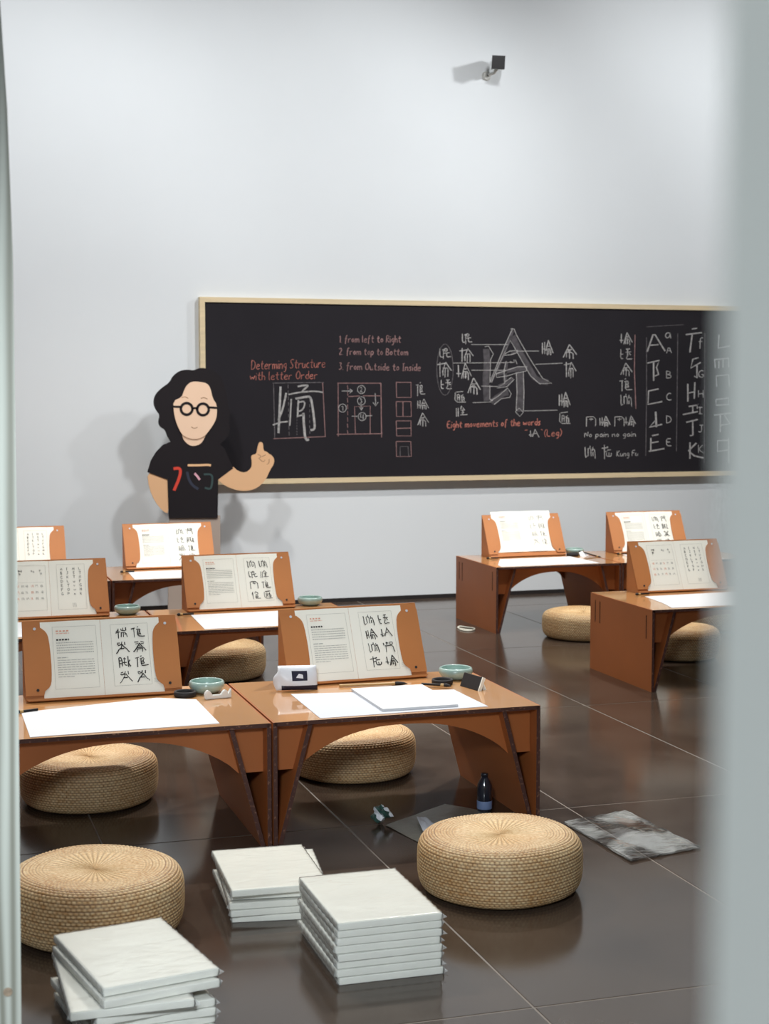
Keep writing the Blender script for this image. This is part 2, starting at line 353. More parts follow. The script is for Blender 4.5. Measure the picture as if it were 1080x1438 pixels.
# ------------------------------------------------------------------ stroke lettering
FONT = {
'D':'0 1 0 0;0 1 .4 .9 .55 .5 .4 .1 0 0','e':'0 .3 .4 .33 .4 .5 .2 .58 0 .35 .05 .08 .25 0 .45 .1','t':'.2 .9 .15 .15 .3 0 .4 .05;0 .6 .4 .6','r':'0 .55 .02 0;.02 .35 .2 .55 .38 .5',
'm':'0 .55 .02 0;.02 .4 .2 .55 .3 .4 .3 0;.3 .4 .5 .55 .6 .4 .62 0','i':'0 .55 .02 0;.05 .85 .06 .78','n':'0 .55 .02 0;.02 .4 .25 .55 .38 .4 .4 0','g':'.4 .5 .2 .58 0 .3 .2 .08 .4 .3 .4 .55 .35 -.3 .1 -.32',
'S':'.5 .92 .25 1 .02 .8 .25 .5 .45 .25 .25 0 0 .1','u':'0 .55 .02 .1 .2 0 .38 .15 .4 .55 .42 0','c':'.4 .5 .2 .58 0 .3 .15 0 .4 .08','w':'0 .55 .12 0 .3 .5 .45 0 .62 .55','h':'0 1 .02 0;.02 .35 .22 .55 .38 .4 .38 0',
'l':'0 1 .02 .1 .12 0','O':'.3 1 .02 .7 .05 .2 .3 0 .55 .3 .52 .8 .3 1','d':'.4 1 .4 0;.4 .45 .2 .58 0 .3 .2 0 .4 .15','f':'.4 .95 .25 1 .15 .8 .12 -.2;0 .55 .32 .57','o':'.2 .57 0 .3 .18 0 .4 .28 .2 .57','1':'.05 .75 .2 1 .2 0',
'2':'0 .8 .2 1 .4 .8 .3 .45 0 0 .45 .03','3':'0 .95 .35 .95 .15 .58 .4 .35 .2 0 0 .08','.':'0 .02 .05 .02','R':'0 1 0 0;0 1 .4 .95 .4 .6 0 .5 .45 0','B':'0 1 0 0;0 1 .4 .85 .3 .55 0 .52 .45 .4 .4 .05 0 0',
'p':'0 .55 0 -.35;0 .5 .25 .58 .4 .3 .2 0 0 .1','a':'.38 .5 .15 .57 0 .25 .15 0 .36 .2 .38 .55 .42 0','I':'.1 1 .1 0;0 1 .25 1;0 0 .25 0','s':'.35 .52 .15 .57 .05 .42 .3 .2 .2 0 0 .05','E':'.45 1 0 1 0 0 .5 0;0 .52 .35 .54','v':'0 .55 .18 0 .38 .55',
'N':'0 0 0 1 .42 0 .45 1','K':'0 1 0 0;.42 1 0 .45 .48 0','F':'.45 1 0 1 0 0;0 .55 .35 .56','y':'0 .55 .18 .05;.4 .55 .1 -.35','(':'.25 1.05 .05 .7 .05 .3 .25 -.1','A':'0 0 .28 1 .58 0;.12 .35 .45 .35','C':'.5 .9 .25 1 0 .6 .05 .15 .3 0 .52 .08',
'G':'.5 .9 .25 1 0 .6 .05 .15 .3 0 .5 .1 .5 .42 .3 .42','H':'0 1 0 0;.45 1 .45 0;0 .5 .45 .52','J':'.1 1 .5 1;.32 1 .32 .15 .15 0 0 .12','L':'0 1 0 0 .45 .02','T':'0 1 .6 1;.3 1 .3 0','j':'.2 .55 .18 -.2 0 -.3',')':'0 1.05 .2 .7 .2 .3 0 -.1','b':'0 1 0 0 .3 .05 .38 .35 .2 .55 0 .4','k':'0 1 0 0;.35 .6 0 .3 .4 0','x':'0 .55 .4 0;.4 .55 0 0','P':'0 1 0 0;0 1 .4 .9 .4 .55 0 .48'}
def parse(s):
    out = []
    for p in s.split(';'):
        v = [float(q) for q in p.split()]; out.append([(v[i], v[i+1]) for i in range(0, len(v), 2)])
    return out
FONT = {k: parse(v) for k, v in FONT.items()}
def jit(a): return random.uniform(-a, a)
def write(bm, text, x0, y0, x1, y1, h, wd, fn, slant=.12, flip=-1):  # y grows downwards (photo px / page)
    ws = [((max(p[0] for s in FONT[c] for p in s)+.16) if c in FONT else .38) for c in text]
    tot = sum(ws); sx = math.hypot(x1-x0, y1-y0)/tot; x = 0
    dx, dy = (x1-x0)/tot, (y1-y0)/tot
    for c, q in zip(text, ws):
        if c in FONT:
            for s in FONT[c]:
                ps = smoothpoly([(a, b) for a, b in s], 1, False) if len(s) > 2 else s
                pp = [(x0+(x+a+b*slant*h/sx*.5)*dx+jit(.12), y0+(x+a)*dy+flip*b*h+jit(.12)) for a, b in ps]
                ribbon(bm, pp, wd*random.uniform(.8, 1.2), fn)
        x += q
# square-word characters, 0-10 grid, y down
GL = [parse(s) for s in (
'1 4 3 2.5;3 1 3 10;1 5 4 4;5 1 5 3 8.5 3;6.7 .5 6.7 3;8.5 .5 8.5 3;5 5 5 8.5;5 5 9.3 5 9.3 9;6.6 5 6.6 8.5;8 5 8 7.5',          # 0
'0 2 3 1.6;2 1.6 2 10;4.2 .5 5.2 0;4 2.5 7 2 6.4 5;5 3 4.3 8.8 10 8.6;4.5 5 7 5;6 4 7.2 7;5 6.8 7 6.6',                          # 1
'1 2 2 3.5 4 2;4.8 0 4 3;6.8 0 7 3;5 2.5 3 6 0 10;5 2.5 7 6 10 9.2;3 6 6.4 5.6;1 1 3 1',                                         # 2
'1 1 4 .4;6 .4 9 1;2 2.5 4 2;6 2 8 2.5;5 2 3 6 0 9;5 2 7.5 6 10 8.6;3.4 6 6.6 5.7;4.8 4 5.6 5;3 7 2.8 9.6;7 6.6 7 10;3 7 7 6.6',  # 3
'1 1 1 10;1 1 3 .8 3 9;1 4 3 4;1 6.5 3 6.5;4 2 6.4 2;5 .8 5 8 7 8;4 5 6.4 5;8 0 8 9.4;9.3 3 8 6 10 9',                           # 4
'1 1 1 8.5 3 8.5;1 5 3 5;5 1 8 .8;6.4 .6 6.4 6;4.6 3.4 9 3.2;6.4 6 5 8.8 9.8 8.6;7.6 4 8.6 5.6',                                  # 5
'1 2 1 9;3 1.5 3 9;1 6 3 6;6 .2 3.8 7;6 .2 10 8.6;4.8 4.2 7.4 4.1;5 6 5 10;5 6 7.8 6 7.8 10;6.4 6 6.4 9.4',                      # 6
'1.5 1 1.5 8;0 5.6 3 8 3 5;6 0 3.6 8;6 0 10 8.4;4.6 4.6 7.4 4.4',                                                               # 7
'1 1 1.4 9.6 2.6 8;3.5 2 3.5 8;3.5 2 6 2 6 8;5 0 5 2;7.4 1 7 4;7.4 3 9 2.6 9.4 10;7.4 5 7.4 8',                                  # 8
'1 1 1 3.6;2.6 1.5 5 1.4;3.6 0 3.6 3;6.6 .6 9 .5 9 2.8 6.6 3 6.6 .6;2 4 9 3.6 9.6 10;2.6 4 2.6 9.6',                             # 9
'0 2.4 6 1.6;2.6 0 2.6 10;2.6 4.8 5 4.4;4.6 2 5.6 1;4.6 5.4 4.6 8 9 8 9 5.6;6.8 5.2 6.8 8;5 3.6 8.6 3.2',                        # 10
'1.4 1 1.4 8;0 6 3 6;6 0 3.4 9;6 0 10 7.6;5 3.4 7.2 3.3;4.6 5 4.6 9;4.6 5 8 5 8 10;5.6 6.4 7 6.3;5.6 8 7 7.8;6.2 5 6.2 9',       # 11
'1 1 1 10;1 1 9 .7 9 9.6;3.4 3.2 6.8 3;5 1.8 5 4.4',                                                                            # 12
'2 1 1 4;2 2.6 2 10;5 0 4 3;5.2 1 8 3.4;4.4 4.4 7.4 4.2;4.6 6 4.6 9;4.6 6 7 6 7 7.6 4.6 7.6;4.6 9 10 8.8',                      # 13
'2 1 8 .4;1.4 1.4 1 9.4 10 9.2;3.2 3 3.2 8;3.2 3 5 3 5 8;3.2 5.4 5 5.4;6 4.4 7.8 3;6.8 3.4 7 8.6;7.4 5 8.6 5 8.6 8.4',           # 14
'1 2 1 10;2.6 2 2.6 10;5 0 4.4 3;6 1.6 7.4 3.4;4.4 4 7.8 3.8;6 4 6 8;4 8.4 9.6 8.2;5 6.2 7.2 6',                                 # 15
'1 1 1 8 3.4 8;3 2 5 1.6;4 1.6 4 9.6;5 1 5 3 7 3 7 1 5 1;4.6 4.6 9 4.2;6.6 4.6 6.6 8 10 7.6',                                    # 16
'0 2.6 6 1.8;2 1 2 9.6;6 1 3.6 7;6 1 10 6;4 4.6 7.6 4.6;4 6 4 9;5.6 5 5.6 10;7.6 5 7.6 9.6',                                      # 17
'5 0 1 9;5 0 10 7;3.6 3.6 6.6 3.4;3 5.4 3 9;3 5.4 7.4 5.2 7.6 10;5.2 5.4 5.2 9.8;4 4.4 6 4.4',                                   # 18
)]
def glyph(bm, k, x, y, w, h, wd, fn, taper=False, j=.12):
    if isinstance(bm, tuple):            # a written character that is a part of its own
        b = bmesh.new(); glyph(b, k, x, y, w, h, wd, fn, taper, j); return build(bm[0], b, bm[1], bm[2])
    for s in GL[k]:
        ps = smoothpoly(s, 1, False) if len(s) > 2 else s
        ribbon(bm, [(x+(a+jit(j))/10*w, y+(b+jit(j))/10*h) for a, b in ps], wd*random.uniform(.75, 1.25), fn, taper=taper)

# ------------------------------------------------------------------ blackboard
def blackboard():
    Yb = WY-.045
    def fn(x, y, n): p = V(x, y, Yb-n); return p
    x0, x1, z0, z1 = V(288, 500, Yb).x, 7.35, V(640, 664, Yb).z-.02, V(640, 434, Yb).z+.02
    r = empty('blackboard', (0, 0, 0)); tag(r, 'long black chalkboard with thin pale pine frame and handwritten lesson, on the back wall', 'blackboard')
    box('writing_surface', x0, x1, Yb, WY, z0, z1, 'board', r)
    fr = .035
    for nm, a in (('frame_rail', (x0-fr, x1+fr, Yb-.012, WY, z1, z1+fr)), ('frame_rail', (x0-fr, x1+fr, Yb-.012, WY, z0-fr, z0)), ('frame_stile', (x0-fr, x0, Yb-.012, WY, z0, z1)), ('frame_stile', (x1, x1+fr, Yb-.012, WY, z0, z1))):
        box(nm, *a, 'pine', r, bevel=.002)
    red, wh, dim, smu, pnk = [bmesh.new() for _ in range(5)]
    hw = .85; CH = ('chalk_character', 'chalk', r)
    def L(bm, pts, wd=1.0): ribbon(bm, [(a+jit(.15), b+jit(.15)) for a, b in pts], wd, fn)
    write(red, 'Determing Structure', 353, 519, 458, 516, 13, hw, fn)
    write(red, 'with letter Order', 351, 534, 447, 532, 11.5, hw, fn)
    write(pnk, '1. from left to Right', 476, 481, 564, 481, 10, 1.1, fn)
    write(pnk, '2. from top to Bottom', 476, 498, 574, 499, 9.5, 1.1, fn)
    write(pnk, '3. from Outside to Inside', 476, 519, 592, 521, 10, 1.1, fn)
    write(red, 'Eight movements of the words', 628, 601, 760, 597, 9.5, 1.25, fn)
    write(red, '(Leg)', 764, 613, 790, 612, 9.5, 1.1, fn); L(red, [(737, 604), (741, 604)]); L(red, [(760, 603), (762, 604)])
    glyph(CH, 7, 743, 603, 14, 13, 1.1, fn)
    # grid cell with big character
    L(dim, [(383, 538), (455, 537)]); L(pnk, [(384, 616), (457, 613)]); L(dim, [(384, 538), (386, 615)]); L(pnk, [(453, 537), (457, 614)])
    for k in range(9): L(dim, [(404.5+k*.2, 540+k*8.3), (404.6+k*.2, 545+k*8.3)], .9)
    for k in range(7): L(dim, [(435, 560+k*7.5), (435, 564+k*7.5)], .9); L(dim, [(417, 585+k*4), (417, 587+k*4)], .8)
    def big(pts, w): L(wh, smoothpoly(pts, 2, False), w)
    big([(394, 543), (393, 570), (391, 608)], 3); big([(402, 552), (397, 575), (391, 590)], 2.6); big([(383, 597), (393, 593), (404, 592)], 2)
    big([(418, 543), (426, 541), (434, 541), (428, 546), (424, 550)], 2.4); big([(405, 554), (420, 551), (440, 549), (454, 551)], 2); big([(409, 560), (408, 580), (407, 598)], 2)
    big([(415, 560), (430, 557), (437, 557), (440, 580), (443, 603), (436, 604)], 3); big([(419, 562), (418, 585)], 2.2); big([(419, 565), (429, 563), (426, 575), (419, 578)], 2)
    big([(417, 585), (427, 582)], 2); big([(426, 580), (427, 600), (429, 618), (434, 617)], 3.4)
    # order diagram
    L(pnk, [(474, 538), (535, 538)]); L(pnk, [(475, 538), (475, 613)]); L(pnk, [(535, 538), (536, 614)], 1.2); L(pnk, [(473, 610), (537, 609)], 1.2)
    for k in range(8): L(pnk, [(488, 541+k*9), (488.5, 547+k*9)], .9)
    L(pnk, [(489, 557), (505, 556)]); L(pnk, [(510, 556), (534, 556)])
    L(pnk, [(499, 609), (498, 571), (520, 570), (520, 609)])
    def circ(cx, cy, r, bm=wh, wd=.9): L(bm, [(cx+r*math.cos(t*math.pi/7), cy+r*1.05*math.sin(t*math.pi/7)) for t in range(15)], wd)
    for ch, cx, cy in (('2', 507.5, 547), ('3', 507.5, 563), ('1', 481, 573), ('4', 508.5, 585)):
        circ(cx, cy, 5.5)
        if ch == '4': L(wh, [(507, 581), (506, 586), (511, 586)]); L(wh, [(510, 582), (510, 589)])
        else: write(wh, ch, cx-2, cy+3.3, cx+2.6, cy+3.3, 6.5, .9, fn, slant=0)
    L(wh, [(480, 549), (494, 549)]); L(wh, [(491, 546), (495, 549), (491, 552)]); L(wh, [(527, 552), (527.5, 568)]); L(wh, [(524, 565), (527.5, 570), (531, 565)])
    L(wh, [(507, 568), (507.5, 575)]); L(wh, [(505, 572), (507.5, 576), (510, 572)]); L(wh, [(494, 584.5), (502, 584.5)]); L(wh, [(523, 583.5), (514, 584)])
    # four small boxes and three characters
    for y, q in ((537, 0), (564, 1), (591, 2), (620, 3)):
        L(pnk, [(556.5, y), (577, y), (577.5, y+21), (557, y+21), (556.5, y)], 1.1)
        if q == 1: L(pnk, [(566, y), (566, y+21)])
        if q == 2: L(pnk, [(557, y+10.5), (577, y+10)])
        if q == 3: L(dim, [(562, y+21), (562, y+7), (573, y+7), (574, y+21)])
    glyph(CH, 1, 584, 537, 13, 19, 1, fn); glyph(CH, 6, 585, 560, 17, 15, 1, fn); glyph(CH, 18, 585, 580, 17, 19, 1, fn)
    # the eight movements
    for k, x, y, w_, h_ in ((16, 648, 467, 15, 17), (17, 645, 487, 20, 22), (11, 641, 510, 21, 24), (18, 655, 531, 20, 23), (14, 637, 549, 17, 17), (15, 639, 570, 18, 15),
                            (16, 616, 488, 17, 17), (17, 614, 506, 20, 24), (5, 618, 532, 17, 16), (6, 760, 477, 17, 22), (18, 789, 484, 21, 20), (17, 792, 506, 17, 25), (6, 784, 550, 17, 22), (14, 784, 578, 17, 18)):
        glyph(CH, k, x, y, w_, h_, 1.25, fn)
    L(dim, [(625+11.5*math.cos(t*math.pi/12), 519+36*math.sin(t*math.pi/12)) for t in range(25)], .8)
    for a in ([(662, 484), (713, 484)], [(636, 510), (720, 509)], [(662, 520), (712, 520)], [(676, 542), (700, 543)], [(664, 565.5), (690, 564.5)], [(726, 493), (757, 493)], [(752, 511.5), (790, 510)], [(735, 577), (783, 576)]):
        L(wh, a, .8)
    def fat(pts, w): L(smu, smoothpoly(pts, 1, False), w)
    fat([(683, 490), (684, 510), (682, 535), (684, 563)], 9); fat([(720, 464), (710, 490), (697, 520), (689, 537)], 4.5); fat([(720, 472), (730, 495), (745, 520), (752, 533), (770, 537)], 8)
    fat([(711, 508), (709, 535)], 5); fat([(698, 525), (715, 520), (738, 517)], 6); fat([(700, 543), (712, 538), (720, 532)], 5); fat([(690, 565), (705, 553), (714, 551)], 8); fat([(730, 522), (731, 550), (730, 578)], 9); fat([(718, 497), (727, 493)], 4)
    for a in ([(681, 487), (686, 486), (693, 497), (689, 505), (688, 535)], [(688, 541), (688, 560), (692, 563)], [(720, 461), (708, 487), (688, 537)], [(717, 462), (722, 462), (725, 470)],
              [(725, 470), (745, 505), (762, 531), (775, 538), (758, 539), (745, 528), (717, 478), (700, 513), (690, 537)], [(708, 499), (718, 498), (727, 495), (727, 492), (716, 493), (709, 497)],
              [(697, 525), (712, 520), (727, 515), (740, 515), (739, 521), (725, 524), (712, 528), (697, 530), (697, 525)], [(711, 507), (708, 520), (709, 538), (698, 545), (712, 543), (722, 533), (718, 530), (708, 537)],
              [(689, 563), (700, 556), (713, 545), (718, 553), (716, 558), (704, 560), (694, 568)], [(725, 523), (726, 550), (725, 576)], [(735, 522), (736, 550), (735, 577)], [(724, 578), (729, 573), (735, 579), (730, 585), (724, 578)],
              [(716, 508), (722, 509), (722, 505)], [(724, 505), (726, 511)]):
        L(wh, a, .9)
    # right side words and alphabet
    for i, k in enumerate((11, 5, 18, 1, 8)): glyph(CH, k, 870-(i*0), 467+i*21.5, 18, 18, 1.2, fn)
    L(pnk, [(892, 470), (891, 520), (893, 574)], 1.1)
    for k, x in ((12, 822), (6, 841), (12, 862), (11, 877)): glyph(CH, k, x, 584, 16, 15, 1.2, fn)
    write(wh, 'No pain no gain', 821, 614, 894, 613, 7.5, 1, fn)
    glyph(CH, 8, 820, 626, 17, 18, 1.2, fn); glyph(CH, 10, 845, 625, 15, 20, 1.2, fn); write(wh, 'Kung Fu', 866, 641, 897, 640, 8, 1, fn)
    L(dim, [(908, 474), (908, 560), (907, 640)]); L(dim, [(952, 468), (951, 560), (950, 634)]); L(dim, [(990, 468), (989, 650)])
    L(dim, [(908, 459), (960, 456)], .7)
    def W(t, x, y, x1, h, wd=1.7): write(wh, t, x, y, x1, y, h, wd, fn, slant=0)
    L(wh, [(909, 494), (917, 470), (920, 470), (934, 493)], 2); L(wh, [(913, 485), (925, 484)], 1.6)
    L(wh, [(909, 510), (926, 506), (922, 516), (925, 526), (919, 528)], 1.8); L(wh, [(918, 508), (918, 535)], 2)
    L(wh, [(925, 546), (911, 549), (910, 568), (930, 564)], 1.9)
    L(wh, [(921, 578), (922, 600)], 2.6); L(wh, [(921, 590), (912, 600), (930, 596)], 2)
    L(wh, [(916, 612), (925, 610)], 1.8); L(wh, [(914, 615), (914, 632), (911, 634), (933, 630)], 1.9); L(wh, [(914, 622), (925, 620)], 1.6)
    for ch, y in (('a', 474), ('A', 495), ('B', 530), ('C', 561), ('D', 593), ('E', 625)): W(ch, 936 if ch != 'a' else 934, y+1, 945, 10 if ch != 'a' else 14, 1.15)
    L(wh, [(963, 470), (986, 467)], 1.8); L(wh, [(972, 462), (979, 461)], 1.6); L(wh, [(972, 470), (969, 495)], 2)
    L(wh, [(972, 505), (981, 502)], 1.5); L(wh, [(973, 505), (970, 517), (984, 509)], 1.8); L(wh, [(979, 512), (979, 531), (975, 528)], 2)
    L(wh, [(966, 539), (966, 564)], 2); L(wh, [(976, 537), (975, 560)], 2); L(wh, [(966, 552), (976, 550)], 1.6)
    L(wh, [(967, 571), (979, 569)], 1.8); L(wh, [(973, 571), (973, 579)], 1.8); L(wh, [(959, 582), (980, 578)], 1.8); write(wh, 'i', 979, 574, 983, 574, 8, 1.2, fn)
    L(wh, [(964, 593), (980, 589)], 2); L(wh, [(973, 591), (973, 611), (969, 612)], 2)
    L(wh, [(969, 621), (969, 644)], 2); L(wh, [(978, 622), (967, 633), (975, 640), (988, 643)], 2.2)
    for ch, y, h in (('f', 487, 13), ('G', 530, 10), ('H', 558, 10), ('I', 581, 9), ('J', 607, 10), ('K', 636, 11)): W(ch, 981, y, 990, h, 1.15)
    L(wh, [(1010, 470), (1009, 489), (1026, 486)], 2.2); L(wh, [(1004, 505), (1005, 517)], 2); L(wh, [(1010, 507), (1010, 517)], 2); L(wh, [(1003, 505), (1024, 503), (1024, 516)], 2); L(wh, [(1016, 504), (1016, 516)], 2)
    L(wh, [(1007, 543), (1006, 528), (1024, 526), (1025, 543)], 2); L(wh, [(1006, 561), (1024, 559), (1024, 568), (1006, 569), (1006, 561)], 2)
    L(wh, [(1003, 583), (1028, 580)], 2); L(wh, [(1012, 582), (1012, 607)], 2.2); L(wh, [(1018, 583), (1026, 595), (1013, 597)], 2); L(wh, [(1024, 618), (1008, 619), (1008, 634), (1024, 632)], 2); L(wh, [(1024, 615), (1024, 650)], 2)
    for a in (build('red_chalk_writing', red, 'chalkred', r), build('pink_chalk_diagram', pnk, 'chalkpink', r),
        build('white_chalk_writing', wh, 'chalk', r), build('faint_chalk_line', dim, 'chalkdim', r)): a['kind'] = 'stuff'
    for v in smu.verts: v.co.y += .0003
    build('smudged_chalk_stroke', smu, 'chalksmudge', r)['kind'] = 'stuff'
blackboard()

# ------------------------------------------------------------------ flat cut-out figure
def standee():
    YF = 10.5
    def P(pts, it=1): 
        q = [(160+a/4.154, 500+b/4.154) for a, b in pts]
        return smoothpoly(q, it) if it else q
    r = empty('figure_cutout', (V(272, 857, YF).x, YF, 0)); base = r.location.copy()
    tag(r, 'flat painted cutout of a person with round glasses and black T-shirt, one finger raised', 'standee')
    def plate(name, pts, m, y0, y1, it=1):
        bm = bmesh.new(); q = [V(a, b, YF) for a, b in P(pts, it)]
        prism(bm, [Vector((p.x, YF+y0, p.z))-base for p in q], (0, y1-y0, 0)); return build(name, bm, m, r)
    def stroke(name, ptl, wd, m, y):
        bm = bmesh.new()
        for pts, w_ in zip(ptl, wd if isinstance(wd, list) else [wd]*len(ptl)):
            q = [(160+a/4.154, 500+b/4.154) for a, b in smoothpoly(pts, 2, False)]
            ribbon(bm, q, w_/4.154, lambda a, b, n: Vector((V(a, b, YF).x, YF+y, V(a, b, YF).z))-base)
        return build(name, bm, m, r)
    zb = 500; 
    q = [V(a, b, YF) for a, b in ((238, 724), (309.5, 724), (310, 857), (272.5, 859), (272.5, 790), (271, 790), (271, 859), (236, 861))]
    bm = bmesh.new(); pts = [Vector((p.x, YF+.006, p.z))-base for p in q]
    for p in (pts[2], pts[3], pts[6], pts[7]): p.z = 0
    prism(bm, pts, (0, .012, 0)); build('trousers', bm, 'trouser', r)
    plate('hair', [(545,72),(500,68),(468,85),(430,78),(385,85),(345,115),(325,155),(280,185),(240,225),(230,275),(245,315),(270,345),(258,385),(270,415),(300,430),(312,470),(345,520),(460,560),(600,530),(660,480),(680,430),(668,380),(682,330),(664,280),(655,210),(635,140),(600,95)], 'black', 0, .018, 2)
    plate('left_arm', [(195,680),(255,680),(320,700),(322,922),(285,905),(240,850),(205,770)], 'skin2', .001, .012)
    plate('right_arm', [(600,700),(690,640),(725,672),(770,682),(802,655),(806,620),(800,585),(812,576),(832,572),(838,535),(846,507),(858,500),(870,510),(872,552),(892,558),(904,570),(920,578),(936,600),(932,632),(912,662),(885,722),(838,770),(770,789),(705,780),(650,758),(606,722)], 'skin2', -.002, .010)
    plate('neck', [(395,440),(540,440),(528,480),(505,514),(465,526),(435,518),(408,492),(400,470)], 'skin', -.004, 0)
    plate('shirt', [(345,494),(395,478),(410,500),(440,524),(470,530),(505,520),(528,485),(600,495),(645,540),(695,655),(608,720),(605,944),(320,946),(312,720),(195,677),(215,610),(245,560),(285,518)], 'black', -.003, .004, 0)
    f = plate('face', [(455,148),(500,150),(540,158),(562,185),(574,245),(600,285),(600,345),(588,385),(562,425),(525,472),(465,488),(405,468),(380,430),(358,375),(348,325),(345,262),(395,240),(408,200),(425,168)], 'skin', -.008, -.004, 1)
    circ = lambda cx, cy, rr: [(cx+rr*math.cos(t*math.pi/10), cy+rr*math.sin(t*math.pi/10)) for t in range(21)]
    stroke('glasses', [circ(423, 308, 34), circ(518, 311, 34), [(456, 306), (471, 302), (486, 306)], [(343, 295), (390, 296)], [(551, 299), (602, 302)]], [15, 15, 12, 12, 12], 'black', -.0095)
    stroke('eyebrow', [[(393, 243), (412, 236), (432, 247)]], 4, 'line', -.0086); stroke('eyebrow', [[(505, 247), (525, 241), (545, 252)]], 4, 'line', -.0086)
    stroke('mouth', [[(450, 413), (468, 424), (486, 415)]], 4, 'line', -.0086)
    stroke('chin_line', [[(404, 470), (440, 485), (490, 486), (528, 470)]], 2.5, 'line', -.0086)
    stroke('finger_line', [[(838, 572), (862, 585), (842, 598)], [(862, 588), (885, 575)], [(848, 600), (872, 620), (880, 605)], [(905, 600), (905, 625), (892, 632)]], 3.5, 'line', -.0026)
    stroke('shirt_emblem', [[(347, 657), (388, 652), (386, 700), (350, 784)]], 17, 'pred', -.0036)
    stroke('shirt_emblem', [[(430, 637), (500, 637), (548, 634), (565, 638)]], 13, 'ppeach', -.0036)
    stroke('shirt_emblem', [[(426, 675), (436, 720), (458, 755), (492, 776)]], 15, 'pnavy', -.0036)
    stroke('shirt_emblem', [[(470, 684), (485, 700), (500, 722)]], 13, 'ppink', -.0036)
    stroke('shirt_emblem', [[(524, 690), (574, 688), (573, 740), (564, 778), (530, 768)]], 11, 'pteal', -.0036)
    bm = bmesh.new(); bx(bm, -.17, .17, .02, .22, 0, .012); bx(bm, -.01, .01, .02, .2, .012, .35); build('rear_stand', bm, 'kraft_matte', r)
standee()

# ------------------------------------------------------------------ security camera
def seccam():
    r = empty('security_camera', V(683, 107, WY)); tag(r, 'small black and white security camera on a short bracket high on the back wall', 'camera')
    bm = bmesh.new(); bmesh.ops.create_cone(bm, cap_ends=True, segments=24, radius1=.035, radius2=.028, depth=.02)
    o = build('wall_plate', bm, 'camw', r, loc=(0, -.01, 0)); o.rotation_euler = (math.pi/2, 0, 0)
    hr = (math.radians(9), math.radians(3), math.radians(-19)); from_e = Euler(hr).to_matrix()
    hl = V(700, 87.5, WY-.26)-r.location+from_e @ Vector((0, .1, 0))
    bm = bmesh.new(); tube(bm, [(0, -.02, 0), (0, -.04, .002), (hl.x*.6, hl.y*.7, hl.z*.5-.03), (hl.x, hl.y, hl.z-.03)], .011); build('bracket', bm, 'camw', r, smooth=True)
    bm = bmesh.new(); bmesh.ops.create_uvsphere(bm, u_segments=12, v_segments=8, radius=.010); build('cable_hole', bm, 'black', r, loc=(-.002, -.045, -.002))
    h = empty('head', hl); h.parent = r; h.rotation_euler = hr
    bm = bmesh.new(); bx(bm, -.043, .043, -.09, .09, -.043, .043); build('camera_body', bm, 'camw', h, bevel=.014, seg=3)
    bm = bmesh.new(); bx(bm, -.0465, .0465, -.10, -.086, -.0465, .0465); build('front_glass', bm, 'blackgloss', h, bevel=.006, seg=3)
seccam()

